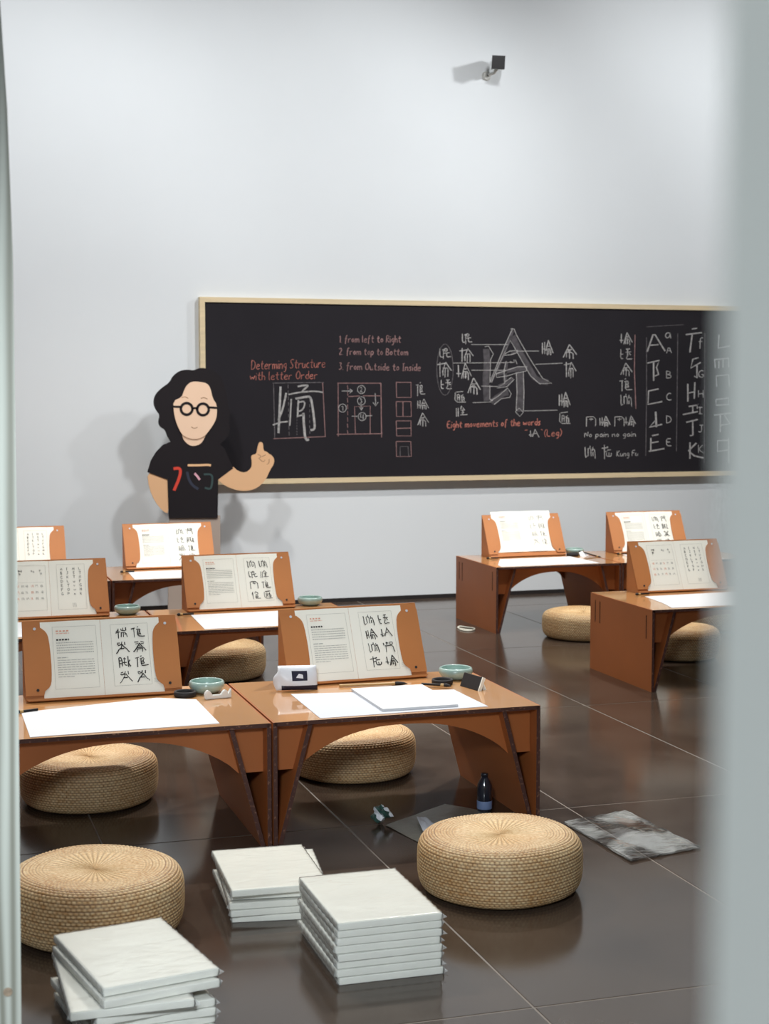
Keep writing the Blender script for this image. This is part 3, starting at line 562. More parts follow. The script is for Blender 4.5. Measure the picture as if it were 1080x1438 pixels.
# ------------------------------------------------------------------ desks
HD, TK = .42, .014
def desk(w_, d):
    r = empty('low_desk', (0, 0, 0))
    def panel(name, bm):
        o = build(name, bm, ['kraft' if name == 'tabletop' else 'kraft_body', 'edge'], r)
        for p in o.data.polygons:
            if abs(p.normal.y) > .9 and name != 'apron': p.material_index = 1
            if name == 'apron' and p.normal.z < -.2: p.material_index = 1
        return o
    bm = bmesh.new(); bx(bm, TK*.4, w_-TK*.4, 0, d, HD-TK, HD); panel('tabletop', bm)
    zs = [0, HD-.155, HD-.035, HD-.0005]; ys = [0, .060, .070, d-.125, d-.115, d-.067, d-.057, d]
    for sx in (0, 1):
        bm = bmesh.new(); x0 = 0 if not sx else w_-TK
        for i in range(7):
            for j in range(3):
                if j == 1 and i in (1, 3, 5): 
                    continue
                bx(bm, x0, x0+TK, ys[i], ys[i+1], zs[j], zs[j+1])
        bmesh.ops.remove_doubles(bm, verts=bm.verts, dist=1e-5)
        # drop doubled internal faces
        seen = {}; dl = []
        for f in bm.faces:
            k = tuple(sorted(v.index for v in f.verts)); 
        bm.verts.index_update()
        for f in bm.faces:
            k = tuple(sorted(v.index for v in f.verts))
            if k in seen: dl += [f, seen[k]]
            seen[k] = f
        bmesh.ops.delete(bm, geom=list(set(dl)), context='FACES_ONLY')
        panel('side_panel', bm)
        for i in (1, 3, 5): box('slot_tab', x0+.004, x0+TK-.004, ys[i], ys[i+1], zs[1], zs[2], 'slotdark', r)
    for sx in (0, 1):      # slanted inner legs: with the outer side they make a V-shaped tube
        bm = bmesh.new(); a, b = (.14, .034)
        q = [(a, HD-TK), (a-TK*1.1, HD-TK), (b-TK*1.1, 0), (b, 0)]
        if sx: q = [(w_-x, z) for x, z in q]
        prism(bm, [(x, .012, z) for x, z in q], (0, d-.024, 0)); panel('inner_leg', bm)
    za, zt = .243, .372
    for yy in (.062, d-.069):
        bm = bmesh.new(); xa = .034+(.14-.034)*za/HD+.004
        arc = []
        for k in range(25):
            t = k/24; u = 2*t-1; arc.append((xa+(w_-2*xa)*t, za+(zt-za)*(max(0, 1-abs(u)**2.3))**.85))
        pts = [(TK, HD-TK), (TK, za), ]+arc+[(w_-TK, za), (w_-TK, HD-TK)]
        # build as quads: top to arc
        low = [(TK, za)]+arc+[(w_-TK, za)]
        for (x1, z1), (x2, z2) in zip(low, low[1:]):
            prism(bm, [(x1, yy, z1), (x2, yy, z2), (x2, yy, HD-TK), (x1, yy, HD-TK)], (0, .007, 0))
        bmesh.ops.remove_doubles(bm, verts=bm.verts, dist=1e-5)
        bm.verts.index_update(); seen = {}; dl = []
        for f in bm.faces:
            k = tuple(sorted(v.index for v in f.verts))
            if k in seen: dl += [f, seen[k]]
            seen[k] = f
        bmesh.ops.delete(bm, geom=list(set(dl)), context='FACES_ONLY')
        panel('apron', bm)
    return r
DD = .735
GD = 'low cardboard desks in rows'
specs = [  # x, y, width, label
 (1.186, 5.04, .966, 'low brown cardboard desk nearest on the right, with white packet and black tablet'),
 (.206, 5.035, .972, 'low brown cardboard desk nearest on the left, with one wide white sheet on it'),
 (1.19, 7.10, .966, 'second-row brown cardboard desk seen between the two nearest easels'),
 (.21, 7.10, .972, 'second-row brown cardboard desk at the far left, mostly behind the nearest easel'),
 (1.19, 9.12, .90, 'back-row brown cardboard desk in front of the painted figure'),
 (.21, 9.12, .972, 'back-row brown cardboard desk at the left edge of the photo'),
 (3.63, 7.08, .97, 'brown cardboard desk on the right whose slotted side faces us, nearest to the grey jamb'),
 (3.575, 9.09, .86, 'back-row brown cardboard desk below the blackboard middle, slotted side showing'),
 (4.44, 9.09, .96, 'back-row brown cardboard desk half hidden behind the easel at the right'),
]
protos = {}
desks = []
for x, y, w_, lb in specs:
    key = round(w_, 3)
    if key in protos: o = copy_tree(protos[key])
    else: o = desk(w_, DD); protos[key] = o
    o.location = (x, y, 0); tag(o, lb, 'desk', GD); desks.append(o)

# ------------------------------------------------------------------ easels and the books clipped on them
EW, ED, EH = .56, .135, .272
SL = math.hypot(ED, EH); S = Vector((0, ED/SL, EH/SL)); N = Vector((0, -EH/SL, ED/SL))
def ef(u, v, n): return Vector((u, 0, 0))+S*v+N*n
def easel():
    r = empty('book_easel', (0, 0, 0))
    t = .005
    bm = bmesh.new(); prism(bm, [ef(0, 0.004, 0), ef(EW, .004, 0), ef(EW, SL, 0), ef(0, SL, 0)], N*-t); build('front_board', bm, 'kraft_matte', r, bevel=.0012, seg=1)
    bm = bmesh.new(); bx(bm, .001, EW-.001, ED, ED+t, 0, EH+.0015); build('back_board', bm, 'kraft_matte', r)
    for x in (.002, EW-.007):
        bm = bmesh.new(); prism(bm, [(x, .012, 0), (x, ED, 0), (x, ED, EH-.012)], (t, 0, 0)); build('side_panel', bm, 'kraft_matte', r)
    # lip with rounded ends
    bm = bmesh.new(); prism(bm, [ef(.008, .001, 0), ef(EW-.008, .001, 0), ef(EW, .009, 0), ef(0, .009, 0)], N*.014); build('lip', bm, 'kraft_matte', r)
    for s in (0, 1):
        q = [(.0, .022), (.064, .022), (.068, .038), (.088, .055), (.094, .08), (.096, SL*.5), (.092, SL*.77), (.084, SL*.85), (.066, SL*.905), (.0, SL*.915)]
        q = q[:2]+smoothpoly(q[2:-1], 1, False)+q[-1:]
        if s: q = [(EW-a, b) for a, b in q]
        bm = bmesh.new(); prism(bm, [ef(a, b, .0035) for a, b in q], N*.003); build('corner_flap', bm, 'kraft_matte', r)
        for v in (.042, SL*.895):
            bm = bmesh.new(); bmesh.ops.create_cone(bm, cap_ends=True, segments=16, radius1=.0052, radius2=.0052, depth=.002)
            o = build('hole_disc', bm, 'blackmatte' if v < .1 else 'paper2', r, loc=ef(.043 if not s else EW-.043, v, .0072)); o.rotation_euler = N.to_track_quat('Z', 'Y').to_euler()  # discs stand in for holes: lower shade painted dark, upper painted white
    return r
def book(kind, seed, glyphs):
    random.seed(seed)
    r = empty('open_book', (0, 0, 0)); up = .016 if kind == 'high' else 0
    u0, u1 = .064, EW-.064; v0, v1 = .012, SL-.006
    if kind == 'high': v0, v1 = .035, SL+.022
    bm = bmesh.new(); cols = 24; rows = []
    def surf(u, v):   # gentle swell either side of the fold; edges tucked under the flaps
        t = (u-u0)/(u1-u0); return .0012+.0030*abs(math.sin(math.pi*2*t))**.7*(1 if .2 < t < .8 else .35)
    for k in (0, 1):
        bm = bmesh.new(); a0, a1 = (u0, (u0+u1)/2-.0005) if k == 0 else ((u0+u1)/2+.0005, u1)
        for i in range(12):
            ua, ub = a0+(a1-a0)*i/12, a0+(a1-a0)*(i+1)/12
            def hh(u):
                t = (u-u0)/(u1-u0); return .0010 if (t < .10 or t > .90) else .0010+.0045*abs(math.sin(math.pi*2*(t-.10)/.8))**.8
            vs = [bm.verts.new(ef(ua, v0, hh(ua))), bm.verts.new(ef(ub, v0, hh(ub))), bm.verts.new(ef(ub, v1, hh(ub))), bm.verts.new(ef(ua, v1, hh(ua)))]
            bm.faces.new(vs)
            bm.faces.new([bm.verts.new(ef(ua, v0, .0002)), bm.verts.new(ef(ub, v0, .0002)), bm.verts.new(ef(ub, v1, .0002)), bm.verts.new(ef(ua, v1, .0002))][::-1])
        bmesh.ops.remove_doubles(bm, verts=bm.verts, dist=1e-6)
        build('page', bm, 'cream', r, smooth=False)
    H_ = .0062
    T = lambda u, v: (u, v)
    fn = lambda u, v, n: ef(u, (v1-v), H_)        # v measured down from the top of the page
    ph = v1-v0
    ln, gr, rd, ink = [bmesh.new() for _ in range(4)]
    def frame(a, b, c, d):
        ribbon(ln, [(a, c), (b, c)], .0012, fn); ribbon(ln, [(a, d), (b, d)], .0012, fn); ribbon(ln, [(a, c), (a, d)], .0012, fn); ribbon(ln, [(b, c), (b, d)], .0012, fn)
    L0, L1 = .106, .262; R0, R1 = .316, .452
    frame(L0, L1, .022, ph-.03); frame(R0, R1, .022, ph-.03)
    def dashes(bm, y, a, b, h, lo, hi, gap):
        x = a
        while x < b:
            q = random.uniform(lo, hi); ribbon(bm, [(x, y), (min(x+q, b), y)], h, fn); x += q+gap
    if kind in ('words', 'high'):
        if kind == 'words' or True:
            dashes(rd, .038, L0+.012, L0+.058, .005, .006, .009, .004); dashes(rd, .047, L0+.012, L0+.06, .0022, .008, .014, .003)
            dashes(ink if kind == 'words' else gr, .071, L0+.012, L0+.058, .006, .006, .009, .003)
            for k in range(5): dashes(gr, .083+k*.0095, L0+.012, L1-.012, .0032, .003, .006, .0025)
            dashes(gr, .139, L0+.012, L0+.05, .0032, .01, .02, .003)
            for k in range(8): dashes(gr, .149+k*.0088, L0+.012, L1-.012 if k < 7 else L0+.07, .002, .008, .02, .0022)
        mt = ink
        for c in range(2):
            for rr in range(4):
                k = glyphs[c*4+rr]; glyph(('ink_character', 'ink', r), k, R0+.014+c*.062+rr*.002, .034+rr*.056, .047, .043, .0034 if kind == 'words' else .0018, fn, taper=False, j=.35)
        for k in range(3): ribbon(gr, [(R1+.008, ph-.05+k*.006), (R1+.03, ph-.05+k*.006)], .001, fn)
    else:        # alphabet chart spread
        for x, y in ((L0+.025, .05), (L0+.035, .05), (L0+.027, .066), (L0+.085, .052), (L0+.095, .056), (L0+.125, .05), (L0+.13, .066)):
            glyph(ink if x < L0+.05 else gr, random.choice((0, 5, 16, 10)), x, y-.006, .009, .011, .0016, fn)
        ribbon(ln, [(L0+.01, .11), (L1-.01, .11)], .001, fn)
        for k in range(18):
            glyph(gr if k % 3 else rd, random.randrange(12), L0+.012+(k % 6)*.023+jit(.003), .122+(k//6)*.032, .014, .014, .0012, fn)
        cols_ = ('ABCDEFGH', 'IJKLTOPR', 'HSTuvwxy', 'LTNFGHks')
        for c in range(4):
            for rr in range(7):
                ch = cols_[c][rr]
                for s in FONT[ch]: ribbon(ink, [(R0+.018+c*.03+a*.017, .052+rr*.0215-b*.013) for a, b in s], .0019, fn)
        for k in range(3): ribbon(gr, [(R0+.07+k*.007, ph-.062), (R0+.071+k*.007, ph-.042)], .0018, fn)
    build('printed_border', ln, 'lineprint', r)['kind'] = 'stuff'; build('printed_text', gr, 'greyprint', r)['kind'] = 'stuff'
    if len(rd.verts): build('red_heading', rd, 'redprint', r)['kind'] = 'stuff'
    else: rd.free()
    if len(ink.verts): build('ink_print', ink, 'ink', r)['kind'] = 'stuff'
    return r
e0 = easel()
EZ = [  # x, y, rot, kind, glyphs, easel label, book label
 (.425, 5.622, .5, 'words', (0, 2, 4, 2, 1, 3, 1, 2), 'easel standing on the nearest left desk', 'black-and-white spread with eight brush characters, on the nearest left easel'),
 (1.388, 5.640, 3.0, 'words', (8, 6, 8, 10, 5, 7, 9, 11), 'easel standing on the nearest right desk behind the white pad', 'open spread with eight brush characters behind the small white packet'),
 (1.375, 7.695, 1.5, 'words', (8, 16, 12, 13, 8, 15, 1, 14), 'easel with white corner dots, on the second-row desk', 'open spread whose last character is boxed, on the second-row easel with white corner dots'),
 (.430, 7.690, 0, 'chart', (), 'easel behind the nearest left easel, cut by the timber post', 'open spread with four columns of letters, cut by the timber post at left'),
 (1.345, 9.640, 1.0, 'words', (8, 5, 6, 2, 9, 4, 1, 13), 'light tan easel right in front of the painted figure', 'pale spread of characters in front of the painted figure'),
 (.425, 9.640, 0, 'chart', (), 'farthest left light tan easel, only its right end showing beside the post', 'pale spread showing only its right page beside the timber post, in the back row'),
 (3.850, 7.680, 1.0, 'chart', (), 'easel on the desk nearest the grey jamb at the right', 'open letter-chart spread on the rightmost easel, beside the grey jamb'),
 (3.735, 9.620, 2.0, 'high', (8, 5, 6, 2, 9, 4, 1, 13), 'light tan easel below the blackboard middle, beside bowl and brush', 'pale spread that rises above the top edge of its easel'),
 (4.640, 9.620, 0, 'words', (8, 5, 6, 2, 9, 4, 3, 13), 'light tan easel partly hidden by the easel near the grey jamb', 'pale spread half hidden behind the rightmost easel'),
]
for i, (x, y, a, kd, gl, l1, l2) in enumerate(EZ):
    o = e0 if i == 0 else copy_tree(e0)
    o.location = (x, y, HD); o.rotation_euler = (0, 0, math.radians(a)); tag(o, 'brown cardboard book '+l1, 'easel', 'book easels')
    b = book(kd, 20+i, gl); b.location = (x, y, HD); b.rotation_euler = (0, 0, math.radians(a)); tag(b, l2, 'book', 'open spreads on the easels')
random.seed(11)

# ------------------------------------------------------------------ things on the desks
def sheet(name, pts, z, th, m, label, cat='paper', wob=.0):
    bm = bmesh.new(); prism(bm, [(p[0], p[1], z) for p in pts], (0, 0, th))
    c = Vector((sum(p[0] for p in pts)/len(pts), sum(p[1] for p in pts)/len(pts), z))
    bmesh.ops.translate(bm, vec=-c, verts=bm.verts); o = build(name, bm, m); o.location = c; return tag(o, label, cat, 'practice paper on the desks')
def pxs(pts, z): return [U(a, b, z) for a, b in pts]
sheet('paper_sheet', [(.395, 5.455), (.88, 5.572), (1.012, 5.50), (1.012, 5.078), (.392, 5.052)], HD+.0003, .0015, 'paper', 'wide blank white sheet on the nearest left desk')
sheet('paper_sheet', [(1.36, 5.497), (1.958, 5.40), (1.968, 5.075), (1.353, 5.056)], HD+.0003, .0012, 'paper2', 'thin greyish sheet under the white pad on the nearest right desk')
pd = empty('paper_pad', (1.725, 5.29, HD+.0016)); tag(pd, 'thick white paper pad on the nearest right desk, between packet and black tablet', 'paper')
for k in range(6):
    s = .0004*k; bm = bmesh.new(); bx(bm, -.138+jit(.001), .138+jit(.001), -.195+jit(.0012), .197+jit(.001), k*.0016, k*.0016+.00145); build('leaf', bm, 'paper', pd)
sheet('paper_sheet', [(1.375, 7.60), (2.06, 7.62), (2.08, 7.13), (1.355, 7.13)], HD+.0003, .0012, 'paper', 'white sheet below the second-row easel with white corner dots')
sheet('paper_sheet', [(.42, 7.6), (1.0, 7.6), (1.0, 7.14), (.41, 7.14)], HD+.0003, .0012, 'paper', 'white sheet on the second-row left desk, glimpsed beside the timber post')
sheet('paper_sheet', [(1.34, 9.52), (2.0, 9.54), (2.0, 9.14), (1.325, 9.14)], HD+.0003, .0012, 'paper', 'white sheet on the back-row desk before the painted figure')
sheet('paper_sheet', [(3.83, 7.56), (4.52, 7.6), (4.5, 7.12), (3.76, 7.12), (3.80, 7.3)], HD+.0003, .0012, 'paper', 'white sheet on the desk beside the grey jamb')
sheet('paper_sheet', [(3.77, 9.52), (4.28, 9.54), (4.3, 9.12), (3.62, 9.12), (3.63, 9.2)], HD+.0003, .0012, 'paper', 'white sheet on the back-row desk below the blackboard middle')
sheet('paper_sheet', [(4.66, 9.54), (5.2, 9.54), (5.2, 9.12), (4.62, 9.12)], HD+.0003, .0012, 'paper', 'white sheet on the back-row desk half hidden at the right')

bm = bmesh.new(); lathe(bm, [(0, .004), (.030, .003), (.036, 0), (.046, .003), (.060, .014), (.066, .026), (.0655, .036), (.062, .0425), (.0585, .0445), (.0555, .043), (.055, .039), (.058, .030), (.054, .016), (.03, .009), (0, .008)], 48)
bowl0 = build('water_bowl', bm, 'celadon', smooth=True)
BW = [(1.075, 5.63, 1, 'celadon bowl at the right of the nearest left desk, beside the white brush rest'), (2.043, 5.615, 1, 'celadon bowl behind the black tablet'),
      (1.083, 7.735, .98, 'celadon bowl showing over the nearest left easel'), (2.03, 7.78, .98, 'celadon bowl showing over the nearest right easel'), (4.365, 9.66, .95, 'pale celadon bowl on the back-row desk beside a leaning brush')]
for i, (x, y, s, lb) in enumerate(BW):
    o = bowl0 if i == 0 else bowl0.copy()
    if i: COL.objects.link(o)
    o.location = (x, y, HD); o.scale = (s, s, s); tag(o, lb, 'bowl', 'celadon water bowls')
bm = bmesh.new(); lathe(bm, [(0, .002), (.028, .002), (.030, .0), (.036, 0), (.040, .004), (.0405, .015), (.039, .020), (.034, .020), (.032, .014), (.030, .004), (0, .0035)], 40)
ring0 = build('ink_dish', bm, 'blackmatte', smooth=True)
RG = [(.985, 5.575, 'round black ink dish beside the bowl on the nearest left desk'), (1.955, 5.52, 'round black ink dish between easel and black tablet'), (4.31, 9.57, 'round black ink dish below the bowl on the back-row desk')]
for i, (x, y, lb) in enumerate(RG):
    o = ring0 if i == 0 else ring0.copy()
    if i: COL.objects.link(o)
    o.location = (x, y, HD); tag(o, lb, 'dish', 'black ink dishes')
# wave-shaped brush rest
bm = bmesh.new(); pr = []
for k in range(49):
    t = k/48; x = -.05+.1*t; z = .013+.019*max(0, math.sin(t*math.pi*3.1+.3))*(1-.25*t)
    if t > .86: z = .013+.020*((t-.86)/.14)**1.2
    pr.append((x, z))
for (xa, za), (xb, zb) in zip(pr, pr[1:]):
    prism(bm, [(xa, -.009, 0), (xb, -.009, 0), (xb, -.009, zb), (xa, -.009, za)], (0, .018, 0))
bmesh.ops.remove_doubles(bm, verts=bm.verts, dist=1e-6); bm.verts.index_update(); seen = {}; dl = []
for f in bm.faces:
    k = tuple(sorted(v.index for v in f.verts))
    if k in seen: dl += [f, seen[k]]
    seen[k] = f
bmesh.ops.delete(bm, geom=list(set(dl)), context='FACES_ONLY')
o = build('brush_rest', bm, 'porcelain', bevel=.003); o.location = (1.09, 5.50, HD+.0018); o.rotation_euler = (0, 0, math.radians(8)); tag(o, 'white wave-shaped porcelain brush rest in front of the left celadon bowl', 'brush rest')

def brush(loc, ang, L, label, r=.0042, tip=.03, dark=True, lift=0):
    e = empty('writing_brush', loc, ang); e.rotation_euler = (0, -lift, ang); tag(e, label, 'brush', 'writing brushes')
    bm = bmesh.new(); tube(bm, [(-L, 0, r), (0, 0, r)], r); build('handle', bm, 'blackgloss' if dark else 'brushwood', e, smooth=False)
    bm = bmesh.new(); tube(bm, [(0, 0, r), (.012, 0, r)], r*1.35); build('ferrule', bm, 'brushwood', e)
    bm = bmesh.new(); tube(bm, [(.012, 0, r), (.022, 0, r*1.1), (.012+tip*.7, 0, r*.9), (.012+tip, 0, r*.5)], [r*1.2, r*1.6, r*1.0, .0004]); build('bristles', bm, 'blackmatte', e, smooth=True)
brush((1.765, 5.555, HD+.0012), math.radians(-6), .20, 'bamboo brush with black tip lying along the foot of the nearest right easel', tip=.05, dark=False, r=.005)
brush((1.925, 5.452, HD+.006), math.radians(-36), .075, 'black brush at the back edge of the white pad, pointing at the black tablet', r=.0045, tip=.03)
for x, y, a, lb in ((.40, 5.448, 200, 'dark brush end sticking out by the timber post on the nearest left desk'), (1.335, 7.60, 183, 'dark brush lying at the left foot of the second-row easel'), (1.32, 9.505, 183, 'dark brush at the left foot of the easel before the painted figure'),
                     (3.72, 9.56, 185, 'dark brush at the left foot of the easel below the blackboard middle'), (3.835, 7.625, 183, 'dark brush at the left foot of the rightmost easel'), (4.66, 9.56, 184, 'dark brush at the left foot of the half hidden back easel')):
    brush((x, y, HD+.002), math.radians(a), .055, lb, r=.0045, tip=.02)
brush((4.44, 9.47, HD+.001), math.radians(-62), .16, 'black brush leaning from the pale bowl down to the back-row desk', lift=math.radians(-9))
o = empty('paper_scrap', (4.37, 9.55, HD)); tag(o, 'small folded white scrap beside the bowl on the back-row desk', 'paper')
bm = bmesh.new(); prism(bm, [(-.02, -.02, 0), (.02, -.015, 0), (.012, .02, .03), (-.015, .018, .022)], (0, .002, .001)); build('fold', bm, 'paper', o)
bm = bmesh.new(); prism(bm, [(.02, -.015, 0), (.05, .0, 0), (.012, .02, .03)], (.001, .002, 0)); build('fold', bm, 'paper', o)

# black tablet leaning on a cream prop
tb = empty('black_tablet', (2.02, 5.41, HD+.0002), math.radians(-76)); tag(tb, 'small black tablet tilted on a cream prop near the right corner of the nearest desk', 'tablet')
TL, TH_ = .118, .054
bm = bmesh.new(); bx(bm, -TL/2, TL/2, 0, .010, 0, TH_); bmesh.ops.rotate(bm, verts=bm.verts, cent=(0, 0, 0), matrix=Matrix.Rotation(math.radians(-22), 3, 'X')); build('slab', bm, 'blackmatte', tb, bevel=.0012, seg=1)
bm = bmesh.new(); bx(bm, TL/2+.0005, TL/2+.006, 0, .012, 0, TH_); bmesh.ops.rotate(bm, verts=bm.verts, cent=(0, 0, 0), matrix=Matrix.Rotation(math.radians(-22), 3, 'X')); build('cream_edge', bm, 'cream', tb)
bm = bmesh.new(); prism(bm, [(TL/2-.02, .024, 0), (TL/2-.002, .036, 0), (TL/2-.006, .024, .03)], (0, .005, 0)); prism(bm, [(-TL/2, .024, 0), (-TL/2+.02, .036, 0), (-TL/2+.012, .024, .03)], (0, .005, 0)); build('prop', bm, 'cream', tb)

# small packet of wipes
pk = empty('packet', (1.405, 5.56, HD), math.radians(-3)); tag(pk, 'crumpled white packet with dark picture and dark band, in front of the nearest right easel', 'packet')
bm = bmesh.new(); nx, nz = 16, 10; G = {}
for s in (0, 1):
    for i in range(nx+1):
        for j in range(nz+1):
            u, v = i/nx, j/nz
            puff = .018*(math.sin(math.pi*u)*math.sin(math.pi*v))**.6+.001
            yy = (-puff if s == 0 else puff)+.0025*math.sin(9*u+5*v)*math.sin(math.pi*v) 
            x = -.083+.155*u+(-.010*math.sin(math.pi*min(1, v*1.3)) if i == 0 else 0); z = .004+.088*v-.004*u
            if i == 0 and v > .55: x += .018*(v-.55)/.45*1.4
            G[s, i, j] = bm.verts.new((x, yy+z*.25, z))
for s in (0, 1):
    for i in range(nx):
        for j in range(nz):
            f = bm.faces.new((G[s, i, j], G[s, i+1, j], G[s, i+1, j+1], G[s, i, j+1]))
            u, v = (i+.5)/nx, (j+.5)/nz
            if s == 0 and (.12 < u < .99 and .04 < v < .24): f.material_index = 1
            if s == 0 and (.36 < u < .74 and .38 < v < .80): f.material_index = 1
for i in range(nx):
    for j in (0, nz): bm.faces.new((G[0, i, j], G[0, i+1, j], G[1, i+1, j], G[1, i, j]))
for j in range(nz):
    for i in (0, nx): bm.faces.new((G[0, i, j], G[0, i, j+1], G[1, i, j+1], G[1, i, j]))
build('wrapping', bm, ['wipe', 'navy'], pk, smooth=True)
bm = bmesh.new(); prism(bm, [(-.012, -.0225, .052), (.014, -.0225, .048), (.012, -.0225, .062), (-.002, -.0225, .066)], (0, .004, 0)); build('picture_highlight', bm, 'wipe', pk)

# ------------------------------------------------------------------ wicker poufs
def pouf():
    prof = [(0.0, .164), (.06, .166), (.12, .1695), (.17, .1725), (.205, .172), (.230, .165), (.245, .150), (.2515, .130), (.2525, .095), (.2515, .060), (.246, .032), (.235, .013), (.218, .004), (.19, .0015), (.0, .0015)]
    # resample by arclength
    seg = [math.dist(a, b) for a, b in zip(prof, prof[1:])]; tot = sum(seg[:-1])
    NS, NT = 168, 528
    def at(s):
        for (a, b), l in zip(zip(prof, prof[1:]), seg):
            if s <= l: t = s/l; return (a[0]+(b[0]-a[0])*t, a[1]+(b[1]-a[1])*t), ((b[0]-a[0])/l, (b[1]-a[1])/l)
            s -= l
        return prof[-2], (-1, 0)
    verts, uvs, gap = [], [], []
    row = .0092
    for i in range(NS+1):
        s = tot*i/NS; (r, z), (dr, dz) = at(s)
        # blurred profile for smooth shoulder
        acc = [0, 0]
        for d in (-.01, -.005, 0, .005, .01):
            (rr, zz), _ = at(min(tot, max(0, s+d))); acc[0] += rr/5; acc[1] += zz/5
        if s > .012: r, z = acc
        nr, nz_ = -dz, dr
        if nr*1+nz_*0 < 0 or (abs(dz) < .2 and s < .25 and nz_ < 0): nr, nz_ = -nr, -nz_
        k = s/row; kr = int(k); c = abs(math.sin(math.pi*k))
        for j in range(NT):
            th = 2*math.pi*j/NT
            if s < .125:       # radial sunburst at the crown
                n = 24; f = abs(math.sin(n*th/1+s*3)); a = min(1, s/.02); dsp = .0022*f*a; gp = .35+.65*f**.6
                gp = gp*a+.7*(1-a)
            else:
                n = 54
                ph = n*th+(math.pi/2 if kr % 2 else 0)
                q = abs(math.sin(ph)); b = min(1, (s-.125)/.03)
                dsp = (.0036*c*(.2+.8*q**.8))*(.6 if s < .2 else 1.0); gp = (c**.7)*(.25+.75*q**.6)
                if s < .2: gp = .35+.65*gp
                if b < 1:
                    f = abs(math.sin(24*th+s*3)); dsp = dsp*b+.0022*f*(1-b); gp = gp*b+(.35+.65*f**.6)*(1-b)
            if s < .002: dsp = 0
            rr = r+nr*dsp+.0025*math.sin(2*th+1)*min(1, r/.1)+.0012*math.sin(5*th)*min(1, r/.1); zz = z+abs(nz_)*dsp*(1 if s < .3 else 0)+.0015*math.sin(3*th+.5)*(z/.17)
            verts.append((rr*math.cos(th), rr*math.sin(th), max(.001, zz))); uvs.append((j/NT, s)); gap.append(gp)
    faces = []
    for i in range(NS):
        for j in range(NT):
            a = i*NT+j; b = i*NT+(j+1) % NT; faces.append((a, a+NT, b+NT, b))
    c = len(verts); verts.append((0, 0, .001)); uvs.append((0, 0)); gap.append(.5)
    faces += [(NS*NT+j, c, NS*NT+(j+1) % NT) for j in range(NT)]
    me = bpy.data.meshes.new('wicker_pouf'); me.from_pydata(verts, [], faces); me.update()
    ul = me.uv_layers.new(name='UVMap'); data = [0.0]*(2*len(me.loops)); ll = [0]*len(me.loops); me.loops.foreach_get('vertex_index', ll)
    for q, vi in enumerate(ll): data[2*q], data[2*q+1] = uvs[vi]
    ul.data.foreach_set('uv', data)
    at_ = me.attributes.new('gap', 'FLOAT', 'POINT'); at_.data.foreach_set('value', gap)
    me.polygons.foreach_set('use_smooth', [True]*len(me.polygons))
    return link('wicker_pouf', me, 'wicker')
p0 = pouf()
PF = [(1.747, 4.40, 20, 1.0, 1.02, 'round woven straw floor cushion beside the clear plastic bag, nearest on the right'),
      (.515, 4.40, 80, 1.0, 1.05, 'round woven straw floor cushion at lower left, behind a stack of pads'),
      (1.722, 5.945, 140, 1.0, 1, 'woven straw floor cushion seen through the arch of the nearest right desk'),
      (.665, 5.825, 200, 1.0, 1, 'woven straw floor cushion seen through the arch of the nearest left desk'),
      (1.63, 8.19, 250, 1.0, 1, 'straw floor cushion under the arch of the second-row desk, behind the left celadon bowl'),
      (4.055, 8.83, 300, 1.0, .95, 'woven straw floor cushion before the back-row desk below the blackboard middle'),
      (5.02, 8.95, 30, 1.0, .95, 'woven straw floor cushion behind the right desk, next to the grey jamb'),
      (4.27, 8.02, 95, .96, 1, 'straw floor cushion, only a corner shows under the desk nearest the grey jamb')]
for i, (x, y, a, s, sz, lb) in enumerate(PF):
    o = p0 if i == 0 else p0.copy()
    if i: COL.objects.link(o)
    o.location = (x, y, 0); o.rotation_euler = (0, 0, math.radians(a)); o.scale = (s, s, sz); tag(o, lb, 'cushion', 'woven straw floor cushions')

